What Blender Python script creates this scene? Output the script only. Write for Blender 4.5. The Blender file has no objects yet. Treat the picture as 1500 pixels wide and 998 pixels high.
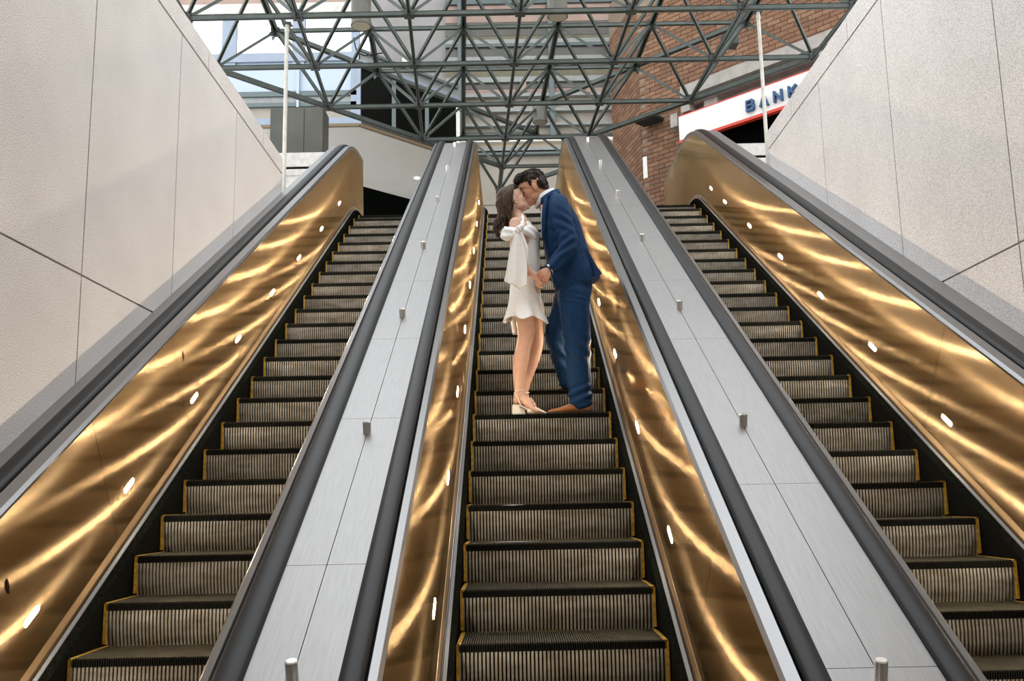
import bpy, bmesh, math, random
import numpy as np
from mathutils import Vector, Matrix

# ------------------------------------------------------------------ camera, sky, exposure
scene = bpy.context.scene
col = scene.collection
ZC = 1.62                      # eye height above the lower floor; heights below are given from eye level
cam_data = bpy.data.cameras.new('camera')
cam = bpy.data.objects.new('camera', cam_data)
col.objects.link(cam)
cam_data.sensor_width = 36.0
cam_data.lens = 1389.12 * 36.0 / 1500.0
cam_data.clip_end = 400
_r = Vector((0.99980557, 0.00152268, -0.01965974))
_u = Vector((0.01963975, -0.16597953, 0.98593361))
_f = Vector((0.00176185, 0.98612802, 0.16597716))
cam.matrix_world = Matrix(((_r.x, _u.x, -_f.x, 0), (_r.y, _u.y, -_f.y, 0), (_r.z, _u.z, -_f.z, ZC), (0, 0, 0, 1)))
scene.camera = cam

world = bpy.data.worlds.new('overcast_sky')
scene.world = world
world.use_nodes = True
bg = world.node_tree.nodes['Background']
bg.inputs[0].default_value = (0.94, 0.97, 1.0, 1)
bg.inputs[1].default_value = 2.8

vs = scene.view_settings
vs.view_transform = 'Standard'
vs.look = 'None'
vs.gamma = 1.0
vs.use_curve_mapping = False
vs.exposure = -0.15
scene.cycles.use_denoising = True
scene.cycles.max_bounces = 8
scene.cycles.sample_clamp_indirect = 6.0

# ------------------------------------------------------------------ materials
MATS = {}
def mat(name, color, rough=0.6, metal=0.0, var=0.0, scale=20.0, bump=0.0, bscale=None, color2=None,
        aniso=0.0, tangent=None, emit=None, estr=0.0, spec=0.5, stretch=None, alpha=None, sheen=0.0, sss=0.0,
        detail=4.0, lo=0.35, hi=0.65, coat=0.0, rvar=0.0):
    m = bpy.data.materials.new(name)
    m.use_nodes = True
    nt = m.node_tree
    b = nt.nodes['Principled BSDF']
    b.inputs['Base Color'].default_value = (*color, 1)
    b.inputs['Roughness'].default_value = rough
    b.inputs['Metallic'].default_value = metal
    b.inputs['Specular IOR Level'].default_value = spec
    if sheen: b.inputs['Sheen Weight'].default_value = sheen
    if coat: b.inputs['Coat Weight'].default_value = coat
    if sss:
        b.inputs['Subsurface Weight'].default_value = sss
        b.inputs['Subsurface Radius'].default_value = (0.012, 0.004, 0.002)
        b.inputs['Subsurface Scale'].default_value = 1.0
    if emit:
        b.inputs['Emission Color'].default_value = (*emit, 1)
        b.inputs['Emission Strength'].default_value = estr
    if alpha is not None: b.inputs['Alpha'].default_value = alpha
    vec = None
    if var or bump or rvar or color2:
        tc = nt.nodes.new('ShaderNodeTexCoord')
        geo = nt.nodes.new('ShaderNodeNewGeometry')
        mp = nt.nodes.new('ShaderNodeMapping')
        if stretch: mp.inputs['Scale'].default_value = stretch
        nt.links.new(geo.outputs['Position'], mp.inputs['Vector'])
        vec = mp.outputs['Vector']
    if var or color2:
        nz = nt.nodes.new('ShaderNodeTexNoise')
        nz.inputs['Scale'].default_value = scale
        nz.inputs['Detail'].default_value = detail
        nt.links.new(vec, nz.inputs['Vector'])
        rp = nt.nodes.new('ShaderNodeValToRGB')
        c2 = color2 if color2 else tuple(c * (1 - var) for c in color)
        rp.color_ramp.elements[0].color = (*c2, 1)
        rp.color_ramp.elements[1].color = (*color, 1)
        rp.color_ramp.elements[0].position = lo
        rp.color_ramp.elements[1].position = hi
        nt.links.new(nz.outputs['Fac'], rp.inputs['Fac'])
        nt.links.new(rp.outputs['Color'], b.inputs['Base Color'])
    if rvar:
        n3 = nt.nodes.new('ShaderNodeTexNoise')
        n3.inputs['Scale'].default_value = 3.0
        nt.links.new(vec, n3.inputs['Vector'])
        mr = nt.nodes.new('ShaderNodeMapRange')
        mr.inputs['To Min'].default_value = rough - rvar
        mr.inputs['To Max'].default_value = rough + rvar
        nt.links.new(n3.outputs['Fac'], mr.inputs['Value'])
        nt.links.new(mr.outputs['Result'], b.inputs['Roughness'])
    if bump:
        n2 = nt.nodes.new('ShaderNodeTexNoise')
        n2.inputs['Scale'].default_value = bscale or scale
        n2.inputs['Detail'].default_value = 3
        nt.links.new(vec, n2.inputs['Vector'])
        bp = nt.nodes.new('ShaderNodeBump')
        bp.inputs['Strength'].default_value = bump
        bp.inputs['Distance'].default_value = 0.01
        nt.links.new(n2.outputs['Fac'], bp.inputs['Height'])
        nt.links.new(bp.outputs['Normal'], b.inputs['Normal'])
    if aniso:
        b.inputs['Anisotropic'].default_value = aniso
        if tangent:
            cx = nt.nodes.new('ShaderNodeCombineXYZ')
            for i in range(3): cx.inputs[i].default_value = tangent[i]
            nt.links.new(cx.outputs[0], b.inputs['Tangent'])
    MATS[name] = m
    return m

AL = math.radians(30)
SN, CS = math.sin(AL), math.cos(AL)
def stone():
    m = mat('speckled_stone', (.70, .665, .64), .8)
    nt = m.node_tree; b = nt.nodes['Principled BSDF']
    geo = nt.nodes.new('ShaderNodeNewGeometry')
    def noise(scale, det, stops):
        n = nt.nodes.new('ShaderNodeTexNoise'); n.inputs['Scale'].default_value = scale; n.inputs['Detail'].default_value = det
        nt.links.new(geo.outputs['Position'], n.inputs['Vector'])
        r = nt.nodes.new('ShaderNodeValToRGB')
        for e_, (p, c) in zip(r.color_ramp.elements, stops): e_.position = p; e_.color = (*c, 1)
        nt.links.new(n.outputs['Fac'], r.inputs['Fac']); return r
    r1 = noise(210, 2, ((.38, (.36, .345, .34)), (.56, (.77, .755, .75))))
    r2 = noise(2.2, 6, ((.25, (.90, .895, .89)), (.65, (1, 1, 1))))
    mx = nt.nodes.new('ShaderNodeMixRGB'); mx.blend_type = 'MULTIPLY'; mx.inputs[0].default_value = 1
    nt.links.new(r1.outputs[0], mx.inputs[1]); nt.links.new(r2.outputs[0], mx.inputs[2])
    nt.links.new(mx.outputs[0], b.inputs['Base Color'])
    bp = nt.nodes.new('ShaderNodeBump'); bp.inputs['Strength'].default_value = .2; bp.inputs['Distance'].default_value = .004
    nt.links.new(r1.outputs[0], bp.inputs['Height']); nt.links.new(bp.outputs[0], b.inputs['Normal'])
    return m
M_stone = stone()
M_joint = mat('stone_joint', (0.16, 0.14, 0.12), 0.9)
def brushed_bronze():
    m = bpy.data.materials.new('brushed_bronze_steel'); m.use_nodes = True
    nt = m.node_tree; nt.nodes.remove(nt.nodes['Principled BSDF'])
    geo = nt.nodes.new('ShaderNodeNewGeometry'); mp = nt.nodes.new('ShaderNodeMapping')
    mp.inputs['Scale'].default_value = (1, .6, .6)
    nt.links.new(geo.outputs['Position'], mp.inputs['Vector'])
    nz = nt.nodes.new('ShaderNodeTexNoise'); nz.inputs['Scale'].default_value = 5.0; nz.inputs['Detail'].default_value = 5
    nt.links.new(mp.outputs[0], nz.inputs['Vector'])
    rp = nt.nodes.new('ShaderNodeValToRGB')
    rp.color_ramp.elements[0].color = (.46, .33, .19, 1); rp.color_ramp.elements[1].color = (.56, .42, .26, 1)
    nt.links.new(nz.outputs['Fac'], rp.inputs['Fac'])
    cx = nt.nodes.new('ShaderNodeCombineXYZ'); cx.inputs[1].default_value = -SN; cx.inputs[2].default_value = CS
    tilt = nt.nodes.new('ShaderNodeVectorMath'); tilt.operation = 'ADD'
    tilt.inputs[1].default_value = (0, -SN*.34, CS*.34)
    nt.links.new(geo.outputs['Normal'], tilt.inputs[0])
    tn = nt.nodes.new('ShaderNodeVectorMath'); tn.operation = 'NORMALIZE'
    nt.links.new(tilt.outputs[0], tn.inputs[0])
    sh = []
    for rough, an, tl in ((0.24, 0.78, 0), (0.24, 0.78, 1), (0.10, 0.25, 0)):     # brushed lobes and a clearer sheen
        gl = nt.nodes.new('ShaderNodeBsdfAnisotropic')
        gl.inputs['Roughness'].default_value = rough; gl.inputs['Anisotropy'].default_value = an
        nt.links.new(rp.outputs[0], gl.inputs['Color']); nt.links.new(cx.outputs[0], gl.inputs['Tangent'])
        if tl: nt.links.new(tn.outputs[0], gl.inputs['Normal'])
        sh.append(gl)
    m1 = nt.nodes.new('ShaderNodeMixShader'); m1.inputs[0].default_value = .38
    nt.links.new(sh[0].outputs[0], m1.inputs[1]); nt.links.new(sh[1].outputs[0], m1.inputs[2])
    mx = nt.nodes.new('ShaderNodeMixShader'); mx.inputs[0].default_value = .28
    nt.links.new(m1.outputs[0], mx.inputs[1]); nt.links.new(sh[2].outputs[0], mx.inputs[2])
    nt.links.new(mx.outputs[0], nt.nodes['Material Output'].inputs[0])
    return m
M_gold = brushed_bronze()
M_goldtrim = mat('bronze_trim', (0.55, 0.40, 0.24), 0.35, 1.0)
M_silver = mat('satin_steel_trim', (0.30, 0.30, 0.30), 0.30, 1.0)
M_deck = mat('brushed_steel_deck', (0.375, 0.37, 0.365), 0.45, 1.0, var=0.10, scale=6, stretch=(30, 1.2, 1.2))
M_rubber = mat('handrail_rubber', (0.012, 0.0135, 0.015), 0.42, spec=.32, var=0.2, scale=4)
M_groove = mat('black_gap', (0.008, 0.008, 0.008), 0.8)
M_skirt = mat('black_skirt', (0.008, 0.008, 0.007), 0.6, spec=.0)
M_brush = mat('skirt_brush', (0.010, 0.011, 0.009), 0.9, spec=0.0, var=0.6, scale=60, bump=0.6, bscale=120)
M_grey = mat('grey_skirt_cap', (0.16, 0.16, 0.16), 0.5, 0.6)
M_stepdark = mat('black_cleats', (0.009, 0.010, 0.008), 0.6, spec=.1, var=0.3, scale=30)
M_tread = mat('worn_tread', (0.085, 0.075, 0.05), 0.6, 0.3, spec=.2, var=0.4, scale=9)
M_rib = mat('worn_riser_ribs', (0.33, 0.322, 0.30), 0.55, 0.35, var=0.5, scale=7, stretch=(1, 1, 3), color2=(0.17, 0.15, 0.11), lo=.25)
M_yellow = mat('yellow_paint', (0.62, 0.36, 0.03), 0.6, var=0.5, scale=40)
M_slot = mat('lit_slot', (1, 0.9, 0.75), 0.4, emit=(1.0, 0.82, 0.60), estr=520.0)
M_studm = mat('stud_metal', (0.85, 0.83, 0.79), 0.3, 1.0)
M_frame = mat('green_grey_steel', (0.075, 0.09, 0.079), 0.45, 0.35, var=0.25, scale=8)
M_framepale = mat('pale_galvanised', (0.42, 0.43, 0.43), 0.45, 0.4, var=0.2, scale=8)
M_node = mat('dark_node', (0.05, 0.055, 0.05), 0.5, 0.3)
M_pole = mat('white_pole', (0.56, 0.54, 0.48), 0.5, var=0.2, scale=14)
M_conc = mat('pale_concrete', (0.60, 0.57, 0.53), 0.8, var=0.2, scale=12)

# ------------------------------------------------------------------ mesh helpers
class G:
    def __init__(s): s.v = []; s.f = []
    def add(s, verts, faces):
        o = len(s.v); s.v += [tuple(p) for p in verts]; s.f += [tuple(i + o for i in q) for q in faces]; return s
    def box(s, x0, x1, y0, y1, z0, z1):
        return s.add([(x0,y0,z0),(x1,y0,z0),(x1,y1,z0),(x0,y1,z0),(x0,y0,z1),(x1,y0,z1),(x1,y1,z1),(x0,y1,z1)],
                     [(0,3,2,1),(4,5,6,7),(0,1,5,4),(1,2,6,5),(2,3,7,6),(3,0,4,7)])
    def bar(s, p, q, w, h, up=(0, 0, 1), off=(0, 0)):
        p = Vector(p); q = Vector(q); d = (q - p).normalized()
        up = Vector(up)
        if abs(d.dot(up)) > 0.98: up = Vector((0, 1, 0))
        a = d.cross(up).normalized(); b = a.cross(d)
        c = a * off[0] + b * off[1]
        vs_ = []
        for e_ in (p, q):
            for sx, sy in ((-1,-1),(1,-1),(1,1),(-1,1)):
                vs_.append(e_ + c + a * (sx * w / 2) + b * (sy * h / 2))
        return s.add(vs_, [(0,1,2,3),(7,6,5,4),(0,4,5,1),(1,5,6,2),(2,6,7,3),(3,7,4,0)])
    def cyl(s, p, q, r, n=16, r2=None):
        p = Vector(p); q = Vector(q); d = (q - p).normalized(); r2 = r if r2 is None else r2
        up = Vector((0, 0, 1)) if abs(d.z) < 0.95 else Vector((1, 0, 0))
        a = d.cross(up).normalized(); b = d.cross(a)
        vs_ = []
        for e_, rr in ((p, r), (q, r2)):
            for i in range(n):
                t = 2 * math.pi * i / n
                vs_.append(e_ + (a * math.cos(t) + b * math.sin(t)) * rr)
        fs = [(i, (i + 1) % n, n + (i + 1) % n, n + i) for i in range(n)]
        return s.add(vs_, fs + [tuple(range(n))[::-1], tuple(range(n, 2 * n))])
    def loft(s, rings, cap=True):
        n = len(rings[0]); o = len(s.v)
        for rg in rings: s.v += [tuple(p) for p in rg]
        for k in range(len(rings) - 1):
            for i in range(n):
                j = (i + 1) % n
                s.f.append((o + k*n + i, o + k*n + j, o + (k+1)*n + j, o + (k+1)*n + i))
        if cap:
            s.f.append(tuple(o + i for i in range(n))[::-1])
            s.f.append(tuple(o + (len(rings)-1)*n + i for i in range(n)))
        return s

WPOS = {}
def link(o, parent, origin):
    col.objects.link(o)
    WPOS[o.name] = Vector(origin)
    if parent is not None:
        o.parent = parent
        o.location = Vector(origin) - WPOS[parent.name]
    else:
        o.location = origin
    return o
def props(o, label=None, cat=None, group=None, kind=None):
    if label: o['label'] = label
    if cat: o['category'] = cat
    if group: o['group'] = group
    if kind: o['kind'] = kind
    return o
def empty(name, loc, label=None, cat=None, group=None, kind=None):
    o = bpy.data.objects.new(name, None)
    o.empty_display_size = 0.1
    link(o, None, (loc[0], loc[1], loc[2] + ZC))
    return props(o, label, cat, group, kind)
def fix_normals(me):
    bm = bmesh.new(); bm.from_mesh(me)
    bmesh.ops.recalc_face_normals(bm, faces=bm.faces)
    bm.to_mesh(me); bm.free()
def mk(name, g, m, parent=None, smooth=False, fix=True, **pr):
    """one mesh object; g holds eye-level coordinates; origin at the bottom centre of its box"""
    a = np.array(g.v, dtype=float)
    lo, hi = a.min(0), a.max(0)
    org = Vector(((lo[0]+hi[0])/2, (lo[1]+hi[1])/2, lo[2]))
    me = bpy.data.meshes.new(name)
    me.from_pydata([tuple(p) for p in (a - np.array(org))], [], g.f)
    if fix: fix_normals(me)
    if smooth: me.polygons.foreach_set('use_smooth', [True] * len(me.polygons))
    for mm in (m if isinstance(m, (list, tuple)) else [m]): me.materials.append(mm)
    o = bpy.data.objects.new(name, me)
    link(o, parent, org + Vector((0, 0, ZC)))
    return props(o, **pr)
def inst(name, me, parent, loc, rot=(0, 0, 0), **pr):
    o = bpy.data.objects.new(name, me)
    link(o, parent, (loc[0], loc[1], loc[2] + ZC))
    o.rotation_euler = rot
    return props(o, **pr)
def mesh(name, g, m, smooth=False):
    me = bpy.data.meshes.new(name)
    me.from_pydata(g.v, [], g.f)
    fix_normals(me)
    if smooth: me.polygons.foreach_set('use_smooth', [True] * len(me.polygons))
    for mm in (m if isinstance(m, (list, tuple)) else [m]): me.materials.append(mm)
    return me

# ------------------------------------------------------------------ side walls of stone panels
def stone_wall(name, X, side, ydiv, zdiv, ycop, ztop, y0, y1):
    back = G(); t = 0.35
    xa, xb = (X - t, X - 0.012) if side < 0 else (X + 0.012, X + t)
    back.box(xa, xb, y0, y1, -1.62, ztop - 0.012)
    w = mk(name, back, M_joint, kind='structure')
    gp = 0.006
    def panel(ya, yb, za, zb, nm):
        p = G()
        if side < 0: p.box(X - 0.03, X, ya + gp, yb - gp, za + gp, zb - gp)
        else: p.box(X, X + 0.03, ya + gp, yb - gp, za + gp, zb - gp)
        mk(nm, p, M_stone, w)
    for i in range(len(ydiv) - 1):
        for j in range(len(zdiv) - 1):
            panel(ydiv[i], ydiv[i+1], zdiv[j], zdiv[j+1], 'stone_panel')
    for i in range(len(ycop) - 1):
        c = G()
        if side < 0: c.box(X - t - 0.02, X + 0.004, ycop[i] + gp, ycop[i+1] - gp, zdiv[-1] + gp, ztop)
        else: c.box(X - 0.004, X + t + 0.02, ycop[i] + gp, ycop[i+1] - gp, zdiv[-1] + gp, ztop)
        mk('coping_stone', c, M_stone, w)
    # end cap
    e_ = G(); e_.box(min(X, X + side * (t + .02)), max(X, X + side * (t + .02)), y1, y1 + 0.03, -1.62, ztop)
    mk('end_panel', e_, M_stone, w)
    return w
stone_wall('wall_left', -2.30, -1, [-0.4, 0.95, 2.29, 3.63, 4.97, 6.31, 7.67, 9.26], [-1.62, -0.85, 1.24, 3.33], [-0.4, 2.0, 3.65, 5.27, 6.89, 8.51, 9.26], 3.50, -0.4, 9.26)
stone_wall('wall_right', 2.93, 1, [-0.4, 0.7, 2.22, 3.75, 5.28, 6.84, 8.36, 10.10], [-1.62, -0.85, 1.40, 3.81], [-0.4, 2.6, 4.25, 5.90, 7.55, 9.2, 10.10], 4.02, -0.4, 10.10)
g = G().box(-7, 7, -8, 21, -1.82, -1.62)
mk('floor', g, mat('dark_station_floor', (0.20, 0.17, 0.14), 0.4, var=0.3, scale=5), kind='structure')
# the lower hall behind the camera
g = G().box(-7, 7, -8, 3.2, 4.4, 4.7)
M_ceil = mat('hall_ceiling', (0.50, 0.42, 0.33), 0.8)
mk('ceiling', g, M_ceil, kind='structure')
g = G().box(-7, 7, -8.2, -8, -1.62, 4.4)
mk('wall_back', g, mat('hall_back_wall', (0.42, 0.33, 0.24), 0.7, var=0.3, scale=2), kind='structure')

# ------------------------------------------------------------------ escalators
Y0, Z0 = 4.41309, -0.63244        # nosing line passes here at s = 0
R0, RB, SB = 1.5, 2.0, -1.45
PITCH = 0.4064
HR = 0.85
class Path:
    def __init__(s, s_step, s_rail, yend): s.a = s_step; s.b = s_rail; s.yend = yend
    def s0(s, h): return s.a + (s.b - s.a) * max(0.0, min(h, 1.0)) / HR
    def pt(s, st, h):
        k, v = st
        if k == 's': return (Y0 + v*CS - h*SN, Z0 + v*SN + h*CS)
        if k in 'aF':
            q = s.s0(h); cy = Y0 + q*CS + R0*SN; cz = Z0 + q*SN - R0*CS
            if k == 'a':
                th = AL * (1 - v); return (cy - (R0+h)*math.sin(th), cz + (R0+h)*math.cos(th))
            return (v, cz + R0 + h)
        cy = Y0 + SB*CS - RB*SN; cz = Z0 + SB*SN + RB*CS
        if k == 'b':
            th = AL * (1 - v); return (cy + (RB-h)*math.sin(th), cz - (RB-h)*math.cos(th))
        return (v, cz - (RB - h))
    def stations(s, sa=None, sb=None, bottom=True, top=True, n=10):
        out = []
        if bottom: out += [('B', 1.2), ('b', 1.0), ('b', .75), ('b', .5), ('b', .25)]; sa = SB
        if top:
            lim = s.a - 0.02
            out += [('s', sa + (lim - sa) * i / n) for i in range(n + 1) if sa < lim or i == 0]
            out += [('a', i / 8) for i in range(9)] + [('F', s.yend)]
        else:
            out += [('s', sa + (sb - sa) * i / n) for i in range(n + 1)]
        return out
def sweep(path, prof, stations, g=None):
    g = g or G()
    g.loft([[(x, *path.pt(st, h)) for x, h in prof] for st in stations])
    return g

def handrail_prof(xa, xb):
    w = xb - xa; t = HR
    return [(xa+.006, t-.034), (xa, t-.026), (xa, t-.012), (xa+.012, t-.002), (xa+w*.3, t+.003), (xa+w*.7, t+.003),
            (xb-.012, t-.002), (xb, t-.012), (xb, t-.026), (xb-.006, t-.034)]

def step_meshes(w, tag):
    n_c = int(w / 0.0105); n_r = int(w / 0.0178)
    b = G()
    b.box(-w/2, w/2, 0.004, 0.405, -0.03, -0.008)                      # tread plate
    b.box(-w/2, w/2, 0.004, 0.03, -0.036, -0.006)                      # dark nosing band
    pts = [(0.012, -0.034), (0.012, -0.09), (0.020, -0.15), (0.034, -0.205)]
    for (ya, za), (yb, zb) in zip(pts[:-1], pts[1:]):                  # backing sheet behind the ribs
        b.add([(-w/2, ya, za), (w/2, ya, za), (w/2, yb, zb), (-w/2, yb, zb)], [(0,1,2,3)])
    b.box(-w/2, w/2, 0.05, 0.39, -0.2, -0.04)
    p = w / n_c
    for i in range(n_c):                                               # comb-like front cleats
        x = -w/2 + p * (i + .5)
        b.box(x - p*.22, x + p*.22, 0.0, 0.03, -0.034, 0.0)
    body = mesh('step_' + tag, b, M_stepdark)
    t = G()
    for i in range(n_c):
        x = -w/2 + p * (i + .5)
        t.box(x - p*.25, x + p*.25, 0.006, 0.40, -0.010, 0.001)
    tread = mesh('tread_' + tag, t, M_tread)
    r_ = G(); q = w / n_r
    rp = [(0.004, -0.037), (0.003, -0.09), (0.011, -0.15), (0.026, -0.205)]
    for i in range(n_r):
        x = -w/2 + q * (i + .5); hw = q * .27
        for (ya, za), (yb, zb) in zip(rp[:-1], rp[1:]):
            r_.add([(x-hw, ya, za), (x+hw, ya, za), (x+hw, yb, zb), (x-hw, yb, zb),
                    (x-hw-.0012, ya+.011, za), (x+hw+.0012, ya+.011, za), (x+hw+.0012, yb+.011, zb), (x-hw-.0012, yb+.011, zb)],
                   [(0,1,2,3), (4,0,3,7), (1,5,6,2)])
    rib = mesh('riser_' + tag, r_, M_rib)
    ys = []
    for sd in (-1, 1):
        y_ = G(); x0, x1 = sorted((sd*(w/2 - .016), sd*(w/2 + .003)))
        y_.box(x0, x1, 0.004, 0.40, -0.008, 0.0025)
        x0, x1 = sorted((sd*(w/2 - .008), sd*(w/2 + .006)))
        y_.box(x0, x1, 0.0, 0.06, -0.19, -0.004)
        ys.append(mesh('yellow_edge_' + tag, y_, M_yellow))
    bk = G(); bk.box(-w/2 + .016, w/2 - .016, 0.385, 0.40, -0.006, 0.003)
    return body, tread, rib, ys, mesh('yellow_back_' + tag, bk, M_yellow)

def build_escalator(tag, label, xl, xr, gl, gr, raill, railr, pathl, pathr, phase, lights_l, lights_r, seam_l, seam_r, ntop):
    """xl/xr step edges, gl/gr top of the metal panels, raill/railr (inner, outer) edges of the handrails"""
    root = empty('escalator', ((xl+xr)/2, 1.2, -1.62), label, 'escalator', 'three parallel escalators')
    w = xr - xl; cx = (xl + xr) / 2
    body, tread, rib, ys, bk = step_meshes(w, tag)
    k = math.ceil((SB + .1 - phase*PITCH) / PITCH)
    pth = pathl
    while True:
        s_ = (k + phase) * PITCH
        if s_ <= pth.a: y, z = pth.pt(('s', s_), 0)
        else:
            fr = (s_ - pth.a) / (R0 * AL)
            if fr <= 1: y, z = pth.pt(('a', fr), 0)
            else:
                ye, z = pth.pt(('a', 1), 0); y = ye + (fr - 1) * R0 * AL
                if fr > 1.9: break
        st = inst('step', body, root, (cx, y, z))
        inst('tread_cleats', tread, st, (cx, y, z))
        inst('riser_ribs', rib, st, (cx, y, z))
        for me in ys: inst('yellow_edge', me, st, (cx, y, z))
        inst('yellow_back_edge', bk, st, (cx, y, z))
        k += 1
    for sd, xs, xg, rail, pth, lights, seam0 in ((-1, xl, gl, raill, pathl, lights_l, seam_l), (1, xr, gr, railr, pathr, lights_r, seam_r)):
        S_ = pth.stations()
        o = sd
        # skirt, brush and caps
        mk('skirt_panel', sweep(pth, [(xs + o*.012, -.40), (xs + o*.012, .030), (xs + o*.028, .030), (xs + o*.028, -.40)], S_), M_skirt, root)
        mk('skirt_brush', sweep(pth, [(xs + o*.004, .022), (xs + o*.006, .034), (xs + o*.030, .062), (xs + o*.030, .022)], S_), M_brush, root)
        mk('skirt_cap', sweep(pth, [(xs + o*.030, .030), (xs + o*.030, .066), (xs + o*.046, .072), (xs + o*.052, .060), (xs + o*.052, .030)], S_), M_grey, root, label='grey metal cap strip above the skirt')
        mk('skirt_trim', sweep(pth, [(xs + o*.054, .05), (xs + o*.056, .085), (xs + o*.066, .112), (xs + o*.085, .112), (xs + o*.085, .05)], S_), M_goldtrim, root, label='bronze coloured trim strip')
        # metal balustrade panels, one mesh each, with thin joints
        xb = xs + o*.068; hb, ht = .114, HR - .045
        edges = []
        s_ = seam0
        while s_ < pth.a - 0.5: edges.append(s_); s_ += 1.2
        segs = [(None, edges[0])] + list(zip(edges[:-1], edges[1:])) + [(edges[-1], None)]
        prof = [(xb, hb), (xg, ht), (xg + o*.02, ht), (xb + o*.02, hb)]
        jt = .003
        for a, b in segs:
            if a is None: sts = pth.stations(bottom=True, top=False, sb=b - jt, n=3)
            elif b is None: sts = pth.stations(sa=a + jt, bottom=False, n=3)
            else: sts = pth.stations(sa=a + jt, sb=b - jt, bottom=False, top=False, n=1)
            mk('balustrade_panel', sweep(pth, prof, sts), M_gold, root)
        mk('panel_backing', sweep(pth, [(x + o*.0205, h) for x, h in prof], S_), M_silver, root)
        # silver trim under the handrail, the rail bed and the handrail
        ri, ro = rail
        mk('steel_trim', sweep(pth, [(xg - o*.004, ht - .012), (xg - o*.010, ht + .004), (xg + o*.002, ht + .020), (ri - o*.012, ht + .028), (ri - o*.004, ht + .018), (ri - o*.004, ht - .03), (xg + o*.01, ht - .03)], S_), M_silver, root, smooth=False, label='satin steel trim along the handrail')
        lo_, hi_ = min(ri, ro), max(ri, ro)
        mk('rail_bed', sweep(pth, [(lo_ + .004, ht - .05), (lo_ + .004, HR - .036), (hi_ - .004, HR - .036), (hi_ - .004, ht - .05)], S_), M_groove, root)
        mk('handrail', sweep(pth, handrail_prof(lo_, hi_), S_), M_rubber, root, smooth=True, label='black rubber handrail')
        # lit slots
        ang = math.atan2(xg - xb, ht - hb)
        for ls, lh in lights:
            f_ = (lh - hb) / (ht - hb); xc = xb + (xg - xb) * f_
            ring = []
            L, Wd = 0.052, 0.013
            for i in range(16):
                t = 2*math.pi*i/16
                ring.append((math.copysign(L, math.cos(t)) * 1.0 + Wd*math.cos(t) if abs(math.cos(t)) > 1e-6 else 0, Wd*math.sin(t)))
            def P3(a, b, off):
                hh = lh + b; ff = (hh - hb) / (ht - hb)
                y, z = pth.pt(('s', ls + a), hh) if ls < pth.a - .05 else None
                return (xb + (xg - xb) * ff - o*off, y, z)
            if ls >= pth.a - .05: continue
            gg = G().loft([[P3(a, b, -.004) for a, b in ring], [P3(a, b, .0006) for a, b in ring]])
            mk('balustrade_light', gg, M_slot, root, label='small lit oval slot light')
    if tag == 'left':      # two glue marks left on the outer panel
        for ls, lh, sz in ((-.24, .52, .036), (2.06, .62, .030)):
            xb = xl - .068; f_ = (lh - .114)/(HR - .045 - .114); rn = random.Random(int(ls*50))
            ring = []
            for i in range(14):
                t = 2*math.pi*i/14; rr = sz*rn.uniform(.6, 1.1)
                hh = lh + rr*math.sin(t)*1.2; ff = (hh - .114)/(HR - .045 - .114)
                y, z = pathl.pt(('s', ls + rr*math.cos(t)*.5), hh)
                ring.append((xb + (gl - xb)*ff, y, z))
            mk('glue_mark', G().loft([[(x + d, y, z) for x, y, z in ring] for d in (-.001, .0012)]), MATS.get('glue') or mat('glue', (.012, .007, .003), .9, spec=0.05), root, label='small dark glue mark on the panel')
    # level comb plate at the top
    ye, z = pathl.pt(('a', 1), 0)
    cp = G().box(xl, xr, ye + .55, ye + 1.4, z - .03, z + .004)
    mk('comb_plate', cp, M_deck, root)
    return root

YE = 13.6
pL, pLd = Path(8.50, 8.92, 12.98), Path(8.50, 9.05, YE)
pCl, pCr = Path(8.47, 9.13, YE), Path(8.47, 9.26, 14.8)
pRd, pR = Path(8.77, 9.45, YE + .3), Path(8.77, 9.71, 15.2)
def lights(s0_, d, n, h): return [(s0_ + d*i, h) for i in range(n)]
build_escalator('left', 'escalator on the left, beside the left stone wall', -1.98, -1.125, -2.062, -.95, (-2.13, -2.225), (-.91, -.82), pL, pLd, .88,
                [(-1.2, .29), (-.13, .29), (.99, .295), (2.13, .30), (3.22, .305), (4.36, .31), (5.49, .31), (6.72, .30), (7.94, .32)], lights(-1.0, 1.15, 8, .29), -1.66+1.2, -.8, 2)
build_escalator('middle', 'middle escalator, carrying the kissing couple', -.263, .677, -.415, .790, (-.455, -.53), (.845, .92), pCl, pCr, 0.0,
                [(-1.2, .26), (-.09, .26), (1.04, .275), (2.19, .28), (3.43, .27), (4.6, .27), (5.77, .27), (6.90, .277), (8.0, .28)], [(-.75, .26), (.46, .257), (1.65, .258), (2.87, .261), (4.1, .25), (5.3, .26), (6.5, .26), (7.7, .27)], -.5, -.3, 2)
build_escalator('right', 'escalator on the right, beside the right stone wall', 1.573, 2.524, 1.38, 2.625, (1.34, 1.26), (2.69, 2.79), pRd, pR, .40,
                lights(-1.0, 1.2, 8, .29), [(-.8, .28), (.42, .28), (1.62, .28), (2.84, .285), (4.03, .294), (5.26, .293), (6.48, .299), (7.69, .299), (8.5, .3)], -.8, -.53, 2)

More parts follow.
